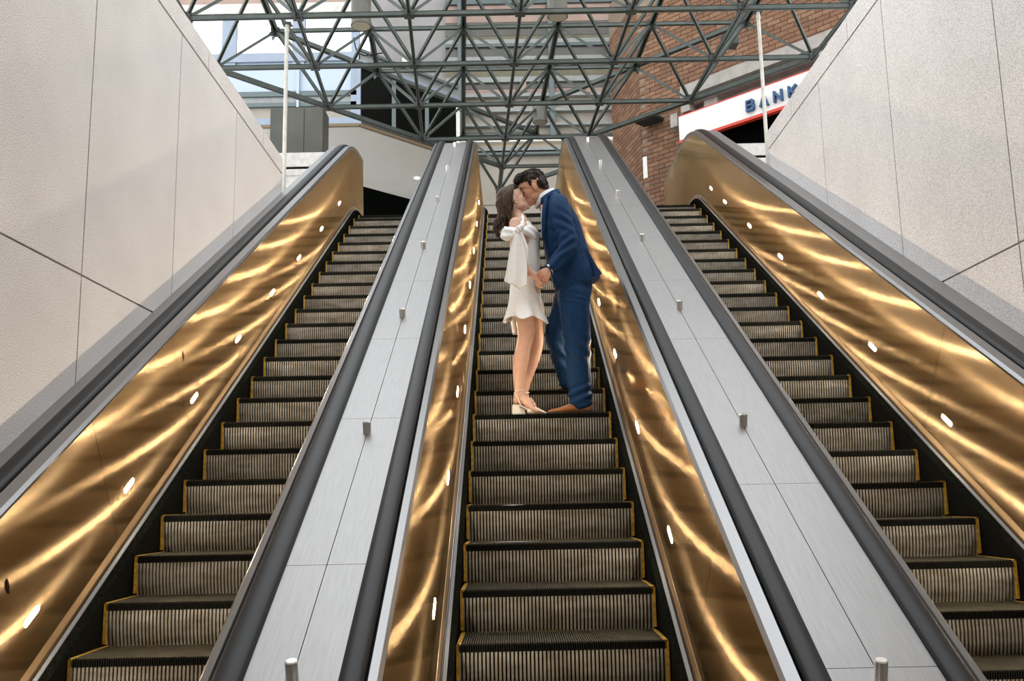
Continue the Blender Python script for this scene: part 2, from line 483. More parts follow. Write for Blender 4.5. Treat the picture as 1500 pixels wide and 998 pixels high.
# decks between the escalators, with round studs
def deck(label, xa, xb, path, seams, xs, studs, group=None):
    root = empty('steel_deck', ((xa+xb)/2, 1.2, -1.62), label, 'escalator deck', 'steel decks between escalators')
    xm = xs
    for x0, x1 in ((xa, xm - .0015), (xm + .0015, xb)):
        e_ = [None] + seams + [None]
        for a, b in zip(e_[:-1], e_[1:]):
            if a is None: sts = path.stations(bottom=True, top=False, sb=b - .0012, n=3)
            elif b is None: sts = path.stations(sa=a + .0012, bottom=False, n=3)
            else: sts = path.stations(sa=a + .0012, sb=b - .0012, bottom=False, top=False, n=1)
            h = HR - .022
            mk('deck_panel', sweep(path, [(x0, h - .02), (x0, h), (x1, h), (x1, h - .02)], sts), M_deck, root)
    mk('deck_backing', sweep(path, [(xa, HR - .07), (xa, HR - .043), (xb, HR - .043), (xb, HR - .07)], path.stations()), M_groove, root)
    for s_ in studs:
        h = HR - .022
        y, z = path.pt(('s', s_), h)
        nrm = Vector((0, -SN, CS)); b_ = Vector((xm, y, z))
        b2 = Vector((0, 0, 1))
        ax = (nrm * .55 + b2 * .45).normalized()
        gg = G().cyl(b_ - ax*.004, b_ + ax*.052, .0195, 24)
        gg.cyl(b_ + ax*.052, b_ + ax*.056, .0195, 24, .0165)
        mk('stud', gg, M_studm, root, smooth=False, label='short round steel stud')
    return root
def studs_from(vals): return [v * PITCH for v in vals]
deck('steel deck between the left and middle escalators', -.818, -.532, pLd, [-.6, .63, 1.73, 2.9, 4.1, 5.3, 6.5, 7.7], -.672, studs_from([-2.94, 1.16, 5.21, 9.32, 13.55, 17.7, 21.9]))
deck('steel deck between the middle and right escalators', .922, 1.258, pRd, [-1.2, -.08, 1.63, 2.8, 4.0, 5.2, 6.4, 7.6], 1.072, studs_from([-3.06, 1.16, 5.34, 9.58, 13.86, 18.1, 22.4]))
def ledge(label, xa, xb, path):
    g = sweep(path, [(xa, HR - .2), (xa, HR - .015), (xb, HR - .015), (xb, HR - .2)], path.stations())
    mk('steel_ledge', g, M_deck, label=label, cat='ledge', group='steel ledges beside walls')
ledge('narrow steel ledge between left handrail and stone wall', -2.298, -2.227, pL)
ledge('narrow steel ledge between right handrail and stone wall', 2.792, 2.928, pR)

# ------------------------------------------------------------------ space frame roof
def BN(i, j): return Vector((.18 - .065*j + 1.225*i, 9.70 + 1.225*j, 5.30))
def TN(i, j): return Vector((.18 - .065*j + 1.225*i, 9.70 + 1.225*j, 6.10))
rows = {-1: (-3, 3), 0: (-3, 3), 1: (-3, 3), 2: (-2, 2), 3: (-1, 1), 4: (0, 1), 5: (0, 0)}
bset = {(i, j) for j, (a, b) in rows.items() for i in range(a, b + 1)}
sf = empty('space_frame', (.18, 9.7, 5.26), 'green-grey steel space frame spanning above the escalators', 'space frame')
def member(name, p, q, w, gap, h, m=M_frame):
    w *= .85; h *= .85
    p = Vector(p); q = Vector(q); d = (q - p).normalized()
    g = G()
    for sgn in (-1, 1): g.bar(p + d*.03, q - d*.03, w, h, off=(sgn*(w + gap)/2, 0))
    g.bar(p + d*.03, q - d*.03, w*2 + gap, .008, off=(0, h*.45))
    mk(name, g, m, sf, fix=False)
tset = set()
for (i, j) in bset:
    if all((i + a, j + b) in bset for a in (0, 1) for b in (0, 1)): tset.add((i + .5, j + .5))
for t in ((.5, 3.5), (-.5, 3.5), (-1.5, 2.5), (1.5, 2.5), (2.5, 1.5), (-2.5, 1.5), (.5, 4.5), (-.5, 4.5)): tset.add(t)
for (i, j) in sorted(bset):
    if (i + 1, j) in bset: member('chord', BN(i, j), BN(i+1, j), .026, .016, .052)
    if (i, j + 1) in bset: member('chord', BN(i, j), BN(i, j+1), .016, .012, .04)
for a, b in (((-3, 1), (-2, 2)), ((-2, 2), (-1, 3)), ((-1, 3), (0, 4)), ((3, 1), (2, 2)), ((2, 2), (1, 3)), ((1, 3), (1, 4)), ((0, 4), (0, 5)), ((1, 4), (0, 5))):
    member('edge_chord', BN(*a), BN(*b), .03, .016, .06)
for (i, j) in sorted(tset):
    if (i + 1, j) in tset: member('top_chord', TN(i, j), TN(i+1, j), .02, .012, .05)
    if (i, j + 1) in tset: member('top_chord', TN(i, j), TN(i, j+1), .022, .03, .06)
    for a in (-.5, .5):
        for b in (-.5, .5):
            if (i + a, j + b) in bset: member('diagonal', TN(i, j), BN(int(i + a), int(j + b)), .014, .012, .036)
for a, b in (((-2.5, 1.5), (-1.5, 2.5)), ((-1.5, 2.5), (-.5, 3.5)), ((-.5, 3.5), (.5, 4.5)), ((2.5, 1.5), (1.5, 2.5)), ((1.5, 2.5), (.5, 3.5))):
    member('edge_chord', TN(*a), TN(*b), .03, .02, .06)
gn = G()
for k in range(4):
    a = math.pi/4 + k*math.pi/2
    gn.bar((0, 0, .03), (math.cos(a)*.09, math.sin(a)*.09, .075), .012, .05)
gn.box(-.055, .055, -.055, .055, -.03, .03)
gn.cyl((0, 0, -.045), (0, 0, .07), .026, 10)
me_node = mesh('node_plate', gn, M_node)
for (i, j) in sorted(bset): inst('node_plate', me_node, sf, BN(i, j))
for (i, j) in sorted(tset): inst('node_plate', me_node, sf, TN(i, j), (math.pi, 0, 0))

# glass sheets of the roof on the upper layer, between slim glazing bars
M_glass = bpy.data.materials.new('thin_roof_glass'); M_glass.use_nodes = True
nt = M_glass.node_tree
nt.nodes.remove(nt.nodes['Principled BSDF'])
tr = nt.nodes.new('ShaderNodeBsdfTransparent'); tr.inputs[0].default_value = (.93, .96, .96, 1)
gl = nt.nodes.new('ShaderNodeBsdfGlossy'); gl.inputs['Roughness'].default_value = .02
fr = nt.nodes.new('ShaderNodeFresnel'); fr.inputs[0].default_value = 1.35
mx = nt.nodes.new('ShaderNodeMixShader')
nt.links.new(fr.outputs[0], mx.inputs[0]); nt.links.new(tr.outputs[0], mx.inputs[1]); nt.links.new(gl.outputs[0], mx.inputs[2])
nt.links.new(mx.outputs[0], nt.nodes['Material Output'].inputs[0])

# pendant cylinder lamps hanging from the frame
M_can = mat('olive_can', (.15, .145, .12), .5, .2, var=.2, scale=10)
M_can_in = mat('can_opening', (.30, .28, .22), .5)
def pendant(label, x, y, zb, ztop, rad=.115, ln=.33):
    root = empty('pendant_lamp', (x, y, zb), label, 'lamp', 'cylinder pendant lamps')
    g = G().cyl((x, y, zb + .01), (x, y, zb + ln), rad, 28); g.cyl((x, y, zb + ln), (x, y, zb + ln + .03), rad, 28, rad*.8)
    mk('housing', g, M_can, root)
    g = G().cyl((x, y, zb), (x, y, zb + .011), rad*1.04, 28); mk('rim', g, M_can, root)
    g = G().cyl((x, y, zb - .004), (x, y, zb + .006), rad*.9, 28); mk('diffuser', g, M_can_in, root)
    g = G().cyl((x, y, zb + ln), (x, y, ztop), .012, 10); mk('stem', g, M_node, root)
    g = G().bar((x - .05, y, zb + ln + .05), (x + .05, y, zb + ln + .05), .03, .03); mk('bracket', g, M_node, root)
pendant('olive cylinder lamp hanging high at the top left of the frame', -1.67, 10.3, 5.49, 6.08)
pendant('olive cylinder lamp cut off by the top edge, right of centre', .63, 10.3, 5.56, 6.08)
pendant('olive cylinder lamp hanging above the kissing couple', .53, 13.95, 5.77, 6.1, .112, .31)

# slim poles from the stone wall ends up to the frame
def pole(label, x, y, z0, z1):
    root = empty('support_pole', (x, y, z0), label, 'pole', 'white roof poles')
    mk('shaft', G().cyl((x, y, z0), (x, y, z1), .021, 18), M_pole, root, smooth=False)
    mk('collar', G().cyl((x, y, z1 - .09), (x, y, z1 - .05), .026, 18), M_pole, root)
    mk('head_plate', G().box(x - .05, x + .05, y - .05, y + .05, z1, z1 + .015), M_node, root)
pole('white pole rising from the end of the left stone wall', -2.385, 9.70, -1.62, 5.20)
pole('white pole in front of the bank sign', 2.975, 10.32, -1.62, 5.58)

# ------------------------------------------------------------------ upper hall behind the escalator heads
M_blue = mat('pale_blue_metal', (.27, .315, .385), .45, .3, var=.1, scale=4)
M_bluelight = mat('light_blue_panel', (.40, .465, .56), .4, .1)
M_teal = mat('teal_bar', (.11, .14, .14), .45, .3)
M_beige = mat('beige_render', (.37, .33, .275), .8, var=.12, scale=3)
M_offwhite = mat('off_white_soffit', (.58, .57, .53), .8, var=.05, scale=2)
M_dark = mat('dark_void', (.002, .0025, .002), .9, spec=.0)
M_darkglass = mat('dark_glazing', (.004, .005, .004), .25, .0, spec=.05)
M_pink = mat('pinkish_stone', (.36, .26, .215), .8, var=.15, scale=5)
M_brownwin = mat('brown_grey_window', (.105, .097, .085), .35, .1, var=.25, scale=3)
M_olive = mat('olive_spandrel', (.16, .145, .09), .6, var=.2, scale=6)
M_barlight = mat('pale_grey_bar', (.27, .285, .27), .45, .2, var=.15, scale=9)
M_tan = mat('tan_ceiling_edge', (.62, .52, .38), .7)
M_white = mat('white_board', (.80, .78, .73), .6, var=.06, scale=3)

# landing slab behind the escalators (below every line of sight, carries what stands there)
mk('floor_upper', G().box(-6, 7, 14.2, 22, 3.6, 3.9), M_conc, kind='structure')

# parapets closing the gap between stone walls and escalator heads
def parapet(name, x0, x1, y, z0, z1, sa, sb, zs):
    w = mk(name, G().box(x0, x1, y, y + .25, z0, zs - .02), M_conc, kind='structure')
    mk('parapet_cap', G().box(x0, x1, y, y + .25, zs + .02, z1), M_conc, w)
    mk('recess', G().box(x0, x1, y + .03, y + .2, zs - .02, zs + .02), M_dark, w)
    mk('joint_strip', G().box(x0, x1, y - .004, y, zs - .13, zs - .125), M_joint, w)
parapet('wall_parapet_left', -3.9, -2.45, 13.70, 3.9, 5.26, 0, 0, 5.02)
parapet('wall_parapet_right', 3.02, 4.3, 13.0, 3.9, 5.0, 0, 0, 4.80)
bx = empty('metal_cabinet', (-3.21, 13.86, 5.26), 'olive grey sheet metal box standing on the left parapet', 'box')
M_cab = mat('olive_grey_metal', (.075, .075, .058), .45, .2, var=.25, scale=2.2)
mk('body', G().box(-3.62, -2.80, 13.80, 14.2, 5.26, 6.02), M_cab, bx)
mk('front_panel', G().box(-3.61, -3.10, 13.78, 13.80, 5.27, 6.01), M_cab, bx)
mk('front_panel', G().box(-3.09, -2.81, 13.78, 13.80, 5.27, 6.01), M_cab, bx)
mk('top_bracket', G().box(-3.24, -3.02, 13.85, 13.95, 6.02, 6.06), M_node, bx)

# left facade: bars and panes facing the escalators
fl = mk('wall_facade_left', G().box(-6.4, -2.56, 15.66, 15.80, 6.42, 7.00), M_beige, kind='structure')
def strip(parent, name, m, x0, x1, z0, z1, y0, d=.08): return mk(name, G().box(x0, x1, y0, y0 + d, z0, z1), m, parent)
strip(fl, 'gutter', M_blue, -6.4, -2.50, 6.44, 6.58, 15.50, .2)
strip(fl, 'mullion', M_teal, -6.4, -2.56, 6.84, 6.91, 15.60)
strip(fl, 'panel', M_barlight, -6.4, -2.56, 6.91, 7.03, 15.64)
strip(fl, 'mullion', M_teal, -6.4, -2.56, 7.03, 7.12, 15.60)
strip(fl, 'panel', M_bluelight, -6.4, -2.56, 7.12, 7.58, 15.64)
strip(fl, 'mullion', M_node, -6.4, -2.56, 7.575, 7.60, 15.62)
strip(fl, 'panel', M_bluelight, -6.4, -2.56, 7.60, 7.67, 15.64)
strip(fl, 'sill', M_blue, -6.4, -2.56, 7.67, 7.83, 15.58)
strip(fl, 'head_beam', M_conc, -6.4, -2.56, 8.58, 8.76, 15.56, .16)
strip(fl, 'head_panel', M_pink, -6.4, -2.56, 8.76, 9.6, 15.64)
for xa, xb in ((-6.4, -6.2), (-4.98, -4.73), (-3.74, -3.52), (-2.70, -2.56)):
    strip(fl, 'upright', M_blue, xa, xb, 6.6 if xb > -2.6 else 7.6, 8.6, 15.60)
strip(fl, 'upright', M_bluelight, -3.64, -3.60, 6.44, 7.6, 15.57, .05)
wp = 0
for xa, xb in ((-6.2, -4.98), (-4.73, -3.74), (-3.52, -2.70)):
    wp += 1
    o = mk('window_%d' % wp, G().box(xa, xb, 15.66, 15.67, 7.83, 8.58), M_glass, kind='structure')

mk('shade_slab_upper', G().box(-1.2, 9.0, 13.4, 21, 12.5, 12.8), M_conc, kind='structure')  # unseen slab, added to keep skylight off the centre facade and upper brickwork
# soffit with a downlight, and the dark void under it
gs = G()
pl = [(-6.4, 15.54), (-2.53, 15.54), (-1.0, 17.12), (-1.0, 20.6), (-2.03, 19.58), (-3.10, 18.49), (-6.4, 18.3)]
gs.loft([[(x, y, 6.40) for x, y in pl], [(x, y, 6.48) for x, y in pl]])
sofo = mk('ceiling_soffit', gs, M_offwhite, kind='structure')
gf = G()
for (xa, ya), (xb, yb) in zip(pl[:2], pl[1:3]): gf.bar((xa, ya - .03, 6.435), (xb, yb - .03, 6.435), .05, .05)
mk('edge_bead', gf, mat('brown_bead', (.16, .11, .06), .5), sofo)
dl = empty('downlight', (-1.79, 18.15, 6.38), 'small round downlight in the off-white soffit', 'light')
mk('ring', G().cyl((-1.79, 18.15, 6.388), (-1.79, 18.15, 6.40), .085, 24), M_white, dl)
mk('bulb', G().cyl((-1.79, 18.15, 6.380), (-1.79, 18.15, 6.389), .062, 24), mat('downlight_glow', (1, .97, .9), .5, emit=(1, .95, .86), estr=7), dl)
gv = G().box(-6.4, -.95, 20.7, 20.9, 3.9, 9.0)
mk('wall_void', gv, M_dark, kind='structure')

# dark glazed wall running away at 45 degrees over the soffit
dg = empty('window_4', (-1.75, 16.4, 6.5), kind='structure')
pA, pB = Vector((-2.56, 15.60, 0)), Vector((-.92, 17.24, 0))
dd = (pB - pA)
for k in range(3):
    a = pA + dd*(k/3 + .008); b = pA + dd*((k+1)/3 - .008)
    g = G().bar(a + Vector((0, .04, 7.03)), b + Vector((0, .04, 7.03)), .02, 1.06)
    mk('dark_pane', g, M_darkglass, dg)
for k in range(4):
    a = pA + dd*(k/3)
    mk('mullion', G().bar(a + Vector((0, 0, 6.5)), a + Vector((0, 0, 7.6)), .07, .07, up=(0, 1, 0)), (M_blue if k == 0 else M_teal) if k != 3 else M_white, dg)
mk('head_rail', G().bar(pA + Vector((0, -.02, 7.62)), pB + Vector((0, -.02, 7.62)), .10, .09), M_blue, dg)
mk('head_rail', G().bar(pA + Vector((0, -.02, 7.86)), pB + Vector((0, -.02, 7.86)), .06, .05), M_teal, dg)
mk('upper_panel', G().bar(pA + Vector((0, .06, 7.74)), pB + Vector((0, .06, 7.74)), .03, .2), M_barlight, dg)
mk('base_rail', G().bar(pA + Vector((0, -.02, 6.52)), pB + Vector((0, -.02, 6.52)), .10, .07), M_node, dg)
mk('void_panel', G().bar(pA + Vector((-.2, .5, 7.03)), pB + Vector((-.1, .5, 7.03)), .03, 1.1), M_dark, dg)

# centre facade: stacked bands with glazing bars, seen through the frame
fc = mk('wall_facade_centre', G().box(-1.2, 2.35, 18.12, 18.3, 3.9, 12.5), M_beige, kind='structure')
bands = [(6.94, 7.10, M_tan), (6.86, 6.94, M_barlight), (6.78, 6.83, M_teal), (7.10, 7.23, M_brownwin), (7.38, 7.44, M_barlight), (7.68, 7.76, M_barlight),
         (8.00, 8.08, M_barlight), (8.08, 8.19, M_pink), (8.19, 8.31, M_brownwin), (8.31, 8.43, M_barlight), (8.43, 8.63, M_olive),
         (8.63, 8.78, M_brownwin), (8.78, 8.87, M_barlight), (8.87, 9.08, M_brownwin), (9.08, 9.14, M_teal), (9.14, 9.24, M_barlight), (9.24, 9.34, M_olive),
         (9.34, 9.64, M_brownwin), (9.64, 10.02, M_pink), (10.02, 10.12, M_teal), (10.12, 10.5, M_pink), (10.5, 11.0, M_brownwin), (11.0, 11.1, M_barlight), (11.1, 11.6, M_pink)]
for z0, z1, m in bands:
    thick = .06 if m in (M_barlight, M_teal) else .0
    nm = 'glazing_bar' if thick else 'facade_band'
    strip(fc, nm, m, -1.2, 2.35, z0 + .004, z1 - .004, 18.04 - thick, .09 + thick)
for x in (-.90, .93, 2.3): strip(fc, 'upright', M_teal if x != 2.3 else M_pink, x - .05, x + .05, 7.1, 12.0, 17.94, .12)
strip(fc, 'upright', M_pink, .30, .42, 8.1, 8.3, 17.96, .06)
strip(fc, 'upright', M_pink, 1.62, 1.72, 8.05, 8.3, 17.96, .06)
strip(fc, 'wall_joint', M_joint, -1.2, 2.35, 5.775, 5.79, 18.11, .02)
strip(fc, 'ceiling_edge', M_white, -1.2, 2.35, 7.02, 7.08, 17.9, .1)
# grey wall filling in behind the left glazing, up to the sky
fb = mk('wall_facade_far', G().box(-2.75, -1.2, 18.12, 18.3, 6.5, 11.5), mat('mauve_grey_wall', (.30, .285, .28), .7, var=.15, scale=3), kind='structure')
strip(fb, 'upright', M_white, -2.08, -1.98, 8.2, 8.9, 18.0, .12)
strip(fb, 'glazing_bar', M_barlight, -2.75, -1.2, 8.05, 8.13, 18.0, .12)
strip(fb, 'glazing_bar', M_barlight, -2.75, -1.2, 8.72, 8.80, 18.0, .12)

# ------------------------------------------------------------------ brick wall on the right at 45 degrees
S2 = math.sqrt(.5)
def BP(u, d, z): # along-wall u, distance d in front of the wall face, height z
    # wall plane X + Y = 18.2 ; u axis (1,-1)/sqrt2 ; front normal (-1,-1)/sqrt2
    X = 9.1 + u*S2 - d*S2; Y = 9.1 - u*S2 - d*S2
    return (X, Y, z)
def bbox(u0, u1, d0, d1, z0, z1):
    g = G()
    p = [BP(u, d, z) for z in (z0, z1) for u, d in ((u0, d0), (u1, d0), (u1, d1), (u0, d1))]
    return g.add(p, [(0,3,2,1),(4,5,6,7),(0,1,5,4),(1,2,6,5),(2,3,7,6),(3,0,4,7)])
M_mortar = mat('mortar', (.25, .185, .135), .9, var=.15, scale=30)
wb = mk('wall_brick', bbox(-9.52, -4.6, -.3, -.012, 4.0, 9.5), M_mortar, kind='structure')
bricks = [mat('brick_%s' % n, c, .85, var=.25, scale=25) for n, c in (('red', (.215, .108, .058)), ('brown', (.18, .09, .05)), ('tan', (.25, .135, .075)))]
BL, BH, PL, PH = .222, .070, .232, .080
gb = G().box(-BL/2, BL/2, -.006, .03, 0, BH)
bmesh_ = [mesh('brick', gb, m) for m in bricks]
random.seed(4)
cells = []
nrow = int((8.6 - 4.6) / PH)
for rr in range(nrow):
    z = 4.6 + rr*PH
    uu = -9.40 + (PL/2 if rr % 2 else 0)
    while uu < -5.0:
        cells.append((uu, z)); uu += PL
# the ones the photo shows largest: low, close to the escalator head, not behind sign or ledges
def in_view(u, z):
    if -8.65 < u and z > 5.7 and z < 6.75: return False
    if z < 4.95: return False
    return True
def rank(c): return (0 if (c[0] < -8.0 and 4.95 < c[1] < 6.9) else 1, abs(c[0] + 8.9) + abs(c[1] - 5.7)*.8)
vis = sorted([c for c in cells if in_view(*c)], key=rank)
rot45 = (0, 0, math.radians(-45))
for u, z in vis[:300]:
    inst('brick', random.choice(bmesh_), wb, BP(u, random.uniform(-.002, .003), z), rot45)
gr = [G(), G(), G()]
for c in vis[300:] + [c for c in cells if not in_view(*c)]:
    u, z = c; q = random.randrange(3)
    b_ = bbox(u - BL/2, u + BL/2, -.02, .005, z, z + BH)
    gr[q].add(b_.v, b_.f)
for q in range(3): mk('brickwork', gr[q], bricks[q], wb, kind='stuff')
# darker return of the brick wall
gq = G().loft([[(2.37, 15.83, z), (2.05, 17.3, z), (2.30, 17.4, z), (2.55, 15.9, z)] for z in (4.0, 9.5)])
wr = mk('wall_brick_return', gq, M_mortar, kind='structure')
e0, e1 = Vector((2.37, 15.83, 0)), Vector((2.05, 17.3, 0))
ln = (e1 - e0).length; ux = (e1 - e0)/ln; nx = Vector((-ux.y, ux.x, 0)); nx = nx if nx.x < 0 else -nx
gr = [G(), G(), G()]
for rr in range(58):
    z = 4.2 + rr*PH; t = .0 if rr % 2 else -PL/2
    while t < ln:
        a = e0 + ux*max(t, 0) ; b = e0 + ux*min(t + BL, ln)
        if t + BL > .03: gr[random.randrange(3)].bar(a + nx*.0 + Vector((0,0,z + BH/2)), b + Vector((0,0,z + BH/2)), .02, BH)
        t += PL
for q in range(3): mk('brickwork', gr[q], bricks[q], wr, kind='stuff')

# concrete ledges over the sign
M_ledge = mat('grey_concrete_ledge', (.36, .335, .30), .8, var=.2, scale=8)
lg = empty('concrete_ledge', BP(-7, .1, 6.3), 'grey concrete ledge stepping along the brick wall above the sign', 'ledge')
mk('upper_beam', bbox(-8.45, -4.6, 0, .32, 6.52, 6.72), M_ledge, lg)
mk('recess_panel', bbox(-8.30, -4.6, 0, .10, 6.28, 6.52), M_ledge, lg)
mk('pier', bbox(-8.45, -8.28, 0, .32, 6.26, 6.52), M_ledge, lg)
mk('lower_lip', bbox(-8.30, -4.6, .10, .36, 6.36, 6.42), M_ledge, lg)
mk('bracket_block', bbox(-8.72, -8.58, 0, .25, 6.10, 6.33), M_ledge, lg)
mk('bracket_block', bbox(-8.05, -7.80, 0, .25, 6.05, 6.36), M_ledge, lg)
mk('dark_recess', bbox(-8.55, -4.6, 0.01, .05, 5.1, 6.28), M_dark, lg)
# sign
sg = empty('bank_sign', BP(-7.3, .3, 5.78), 'white bank sign board with red stripe and blue letters', 'sign')
mk('board', bbox(-8.52, -5.2, .22, .30, 5.80, 6.215), M_white, sg)
M_red = mat('red_stripe', (.62, .045, .02), .5)
mk('red_stripe', bbox(-8.52, -5.2, .22, .315, 5.755, 5.80), M_red, sg)
mk('red_edge', bbox(-8.52, -5.2, .22, .305, 6.215, 6.23), M_red, sg)
M_bluel = mat('blue_letters', (.008, .06, .17), .4)
def letter(ch, u0, z0, h):
    w = h*.72; t = h*.24
    strokes = {'B': [((0,0),(0,1)), ((0,1),(.75,1)), ((0,.52),(.8,.52)), ((0,0),(.8,0)), ((.8,.0),(.95,.13)), ((.95,.13),(.95,.4)), ((.95,.4),(.8,.52)), ((.75,1),(.88,.9)), ((.88,.9),(.88,.64)), ((.88,.64),(.76,.52))],
               'A': [((0,0),(.5,1)), ((.5,1),(1,0)), ((.2,.34),(.8,.34))],
               'N': [((0,0),(0,1)), ((0,1),(1,0)), ((1,0),(1,1))],
               'K': [((0,0),(0,1)), ((.05,.42),(.95,1)), ((.3,.55),(1,0))]}[ch]
    g = G()
    for k, ((a, b), (c, d)) in enumerate(strokes):
        dl_ = .300 + .0012*k
        p = Vector(BP(u0 + a*w, dl_ + .03, z0 + b*h*.92)); q = Vector(BP(u0 + c*w, dl_ + .03, z0 + d*h*.92))
        v = (q - p).normalized()
        g.bar(p - v*t*.35, q + v*t*.35, .05, t*.82, up=(v.cross(Vector((-S2, -S2, 0)))))
    mk('letter', g, M_bluel, sg, label='raised blue letter ' + ch)
for ch, u0 in (('B', -7.22), ('A', -6.985), ('N', -6.745), ('K', -6.50)): letter(ch, u0, 5.90, .165)
# fixtures on the brick
wl = empty('wall_light', BP(-9.2, .1, 6.4), 'black flat wall light under the frame on the brick wall', 'light')
mk('housing', bbox(-9.36, -9.02, .0, .30, 6.40, 6.45), M_node, wl)
mk('shade', bbox(-9.40, -8.98, .06, .34, 6.37, 6.40), M_groove, wl)
wl2 = empty('floodlight', (3.05, 12.0, 6.0), 'dark floodlight fixed under the frame near the right pole', 'light')
mk('housing', G().box(2.95, 3.15, 11.9, 12.1, 6.0, 6.16), M_node, wl2)
mk('bracket', G().bar((3.05, 12.0, 6.16), (3.05, 12.0, 6.3), .02, .05), M_node, wl2)
pn = mk('paper_notice', bbox(-9.50, -9.41, .008, .014, 5.47, 5.86), M_white, label='white paper notice on the edge of the brick wall', cat='notice')

# ------------------------------------------------------------------ the couple
TZ = Z0 + 6*PITCH*SN                       # tread they stand on
def q(a, b, Y=6.70):                       # drawing units of the figures -> metres on the step
    return Vector((.0985 + .004818*a + .000113*b, Y, .609 + .00507*b - .0001*a))
def ell(g, c, rx, ry, rz, ax=None, n=16, m=10):
    ax = ax or (Vector((1,0,0)), Vector((0,1,0)), Vector((0,0,1)))
    rings = []
    for k in range(m + 1):
        t = -math.pi/2 + math.pi*k/m; cr = max(math.cos(t), .02); sr = math.sin(t)
        rings.append([c + ax[0]*(rx*cr*math.cos(2*math.pi*i/n)) + ax[1]*(ry*cr*math.sin(2*math.pi*i/n)) + ax[2]*(rz*sr) for i in range(n)])
    return g.loft(rings)
def catmull(P, n):
    out = []
    for k in range(len(P) - 1):
        p0, p1, p2, p3 = P[max(k-1,0)], P[k], P[k+1], P[min(k+2, len(P)-1)]
        for i in range(n):
            t = i/n
            out.append([.5*((2*b) + (-a+c)*t + (2*a-5*b+4*c-d)*t*t + (-a+3*b-3*c+d)*t**3) for a, b, c, d in zip(p0, p1, p2, p3)])
    out.append(list(P[-1])); return out
def tube(g, pts, side=(0, 1, 0), n=16, sub=4, rnd=True):
    """pts: (position, half width along side, half width across)"""
    P = catmull([(*p, a, b) for p, a, b in pts], sub)
    ring = []
    for k, e_ in enumerate(P):
        c = Vector(e_[:3]); d = Vector(P[min(k+1, len(P)-1)][:3]) - Vector(P[max(k-1,0)][:3])
        d.normalize(); sd = Vector(side); sd = (sd - d*sd.dot(d)).normalized(); ot = d.cross(sd)
        ring.append((c, d, sd, ot, e_[3], e_[4]))
    rings = []
    def mkring(c, sd, ot, a, b): return [c + sd*(a*math.cos(2*math.pi*i/n)) + ot*(b*math.sin(2*math.pi*i/n)) for i in range(n)]
    if rnd:
        c, d, sd, ot, a, b = ring[0]; r_ = min(a, b)
        rings += [mkring(c - d*r_*.8, sd, ot, a*.45, b*.45), mkring(c - d*r_*.45, sd, ot, a*.84, b*.84)]
    rings += [mkring(c, sd, ot, a, b) for c, d, sd, ot, a, b in ring]
    if rnd:
        c, d, sd, ot, a, b = ring[-1]; r_ = min(a, b)
        rings += [mkring(c + d*r_*.45, sd, ot, a*.84, b*.84), mkring(c + d*r_*.8, sd, ot, a*.45, b*.45)]
    return g.loft(rings)
def organic(name, g, m, parent, voxel=.006, it=4, disp=None, fac=.5, **pr):
    me = bpy.data.meshes.new('tmp'); me.from_pydata(g.v, [], g.f); fix_normals(me)
    o = bpy.data.objects.new('tmp', me); col.objects.link(o)
    rm = o.modifiers.new('r', 'REMESH'); rm.mode = 'VOXEL'; rm.voxel_size = voxel
    sm = o.modifiers.new('s', 'SMOOTH'); sm.factor = fac; sm.iterations = it
    bpy.context.view_layer.update()
    ev = o.evaluated_get(bpy.context.evaluated_depsgraph_get())
    m2 = bpy.data.meshes.new_from_object(ev)
    bpy.data.objects.remove(o); bpy.data.meshes.remove(me)
    nv = len(m2.vertices); co = np.empty(nv*3); m2.vertices.foreach_get('co', co); co = co.reshape(-1, 3)
    if disp:
        no = np.empty(nv*3); m2.vertex_normals.foreach_get('vector', no); no = no.reshape(-1, 3)
        co = co + no * disp(co)[:, None]
    lo, hi = co.min(0), co.max(0); org = np.array([(lo[0]+hi[0])/2, (lo[1]+hi[1])/2, lo[2]])
    m2.vertices.foreach_set('co', (co - org).ravel()); m2.update()
    m2.polygons.foreach_set('use_smooth', [True]*len(m2.polygons))
    m2.materials.clear(); m2.materials.append(m); m2.name = name
    ob = bpy.data.objects.new(name, m2)
    link(ob, parent, Vector(org) + Vector((0, 0, ZC)))
    return props(ob, **pr)

M_skinw = mat('light_skin', (.66, .40, .29), .5, var=.08, scale=30, sss=.12)
M_skinm = mat('tanned_skin', (.56, .29, .175), .5, var=.10, scale=30, sss=.12)
M_hairw = mat('brown_hair', (.085, .043, .019), .45, spec=.25, var=.7, scale=60, stretch=(1, 1, .15))
M_hairm = mat('dark_brown_hair', (.020, .011, .006), .45, spec=.25, var=.5, scale=60, stretch=(1, 1, .3))
M_dress = mat('white_crepe', (.90, .89, .87), .75, var=.04, scale=40, sheen=.2)
M_suit = mat('blue_wool', (.0035, .034, .108), .65, var=.3, scale=80, spec=.2)
M_shirt = mat('white_shirt', (.78, .80, .82), .7)
M_tanshoe = mat('tan_leather', (.36, .125, .030), .38, var=.3, scale=25)
M_sole = mat('dark_sole', (.03, .02, .015), .7)
M_whiteshoe = mat('white_leather', (.80, .76, .70), .45)
M_lip = mat('rose_lip', (.46, .15, .12), .45)
M_lash = mat('dark_lash', (.02, .012, .008), .7)
M_gold2 = mat('earring_gold', (.8, .6, .3), .25, 1.0)

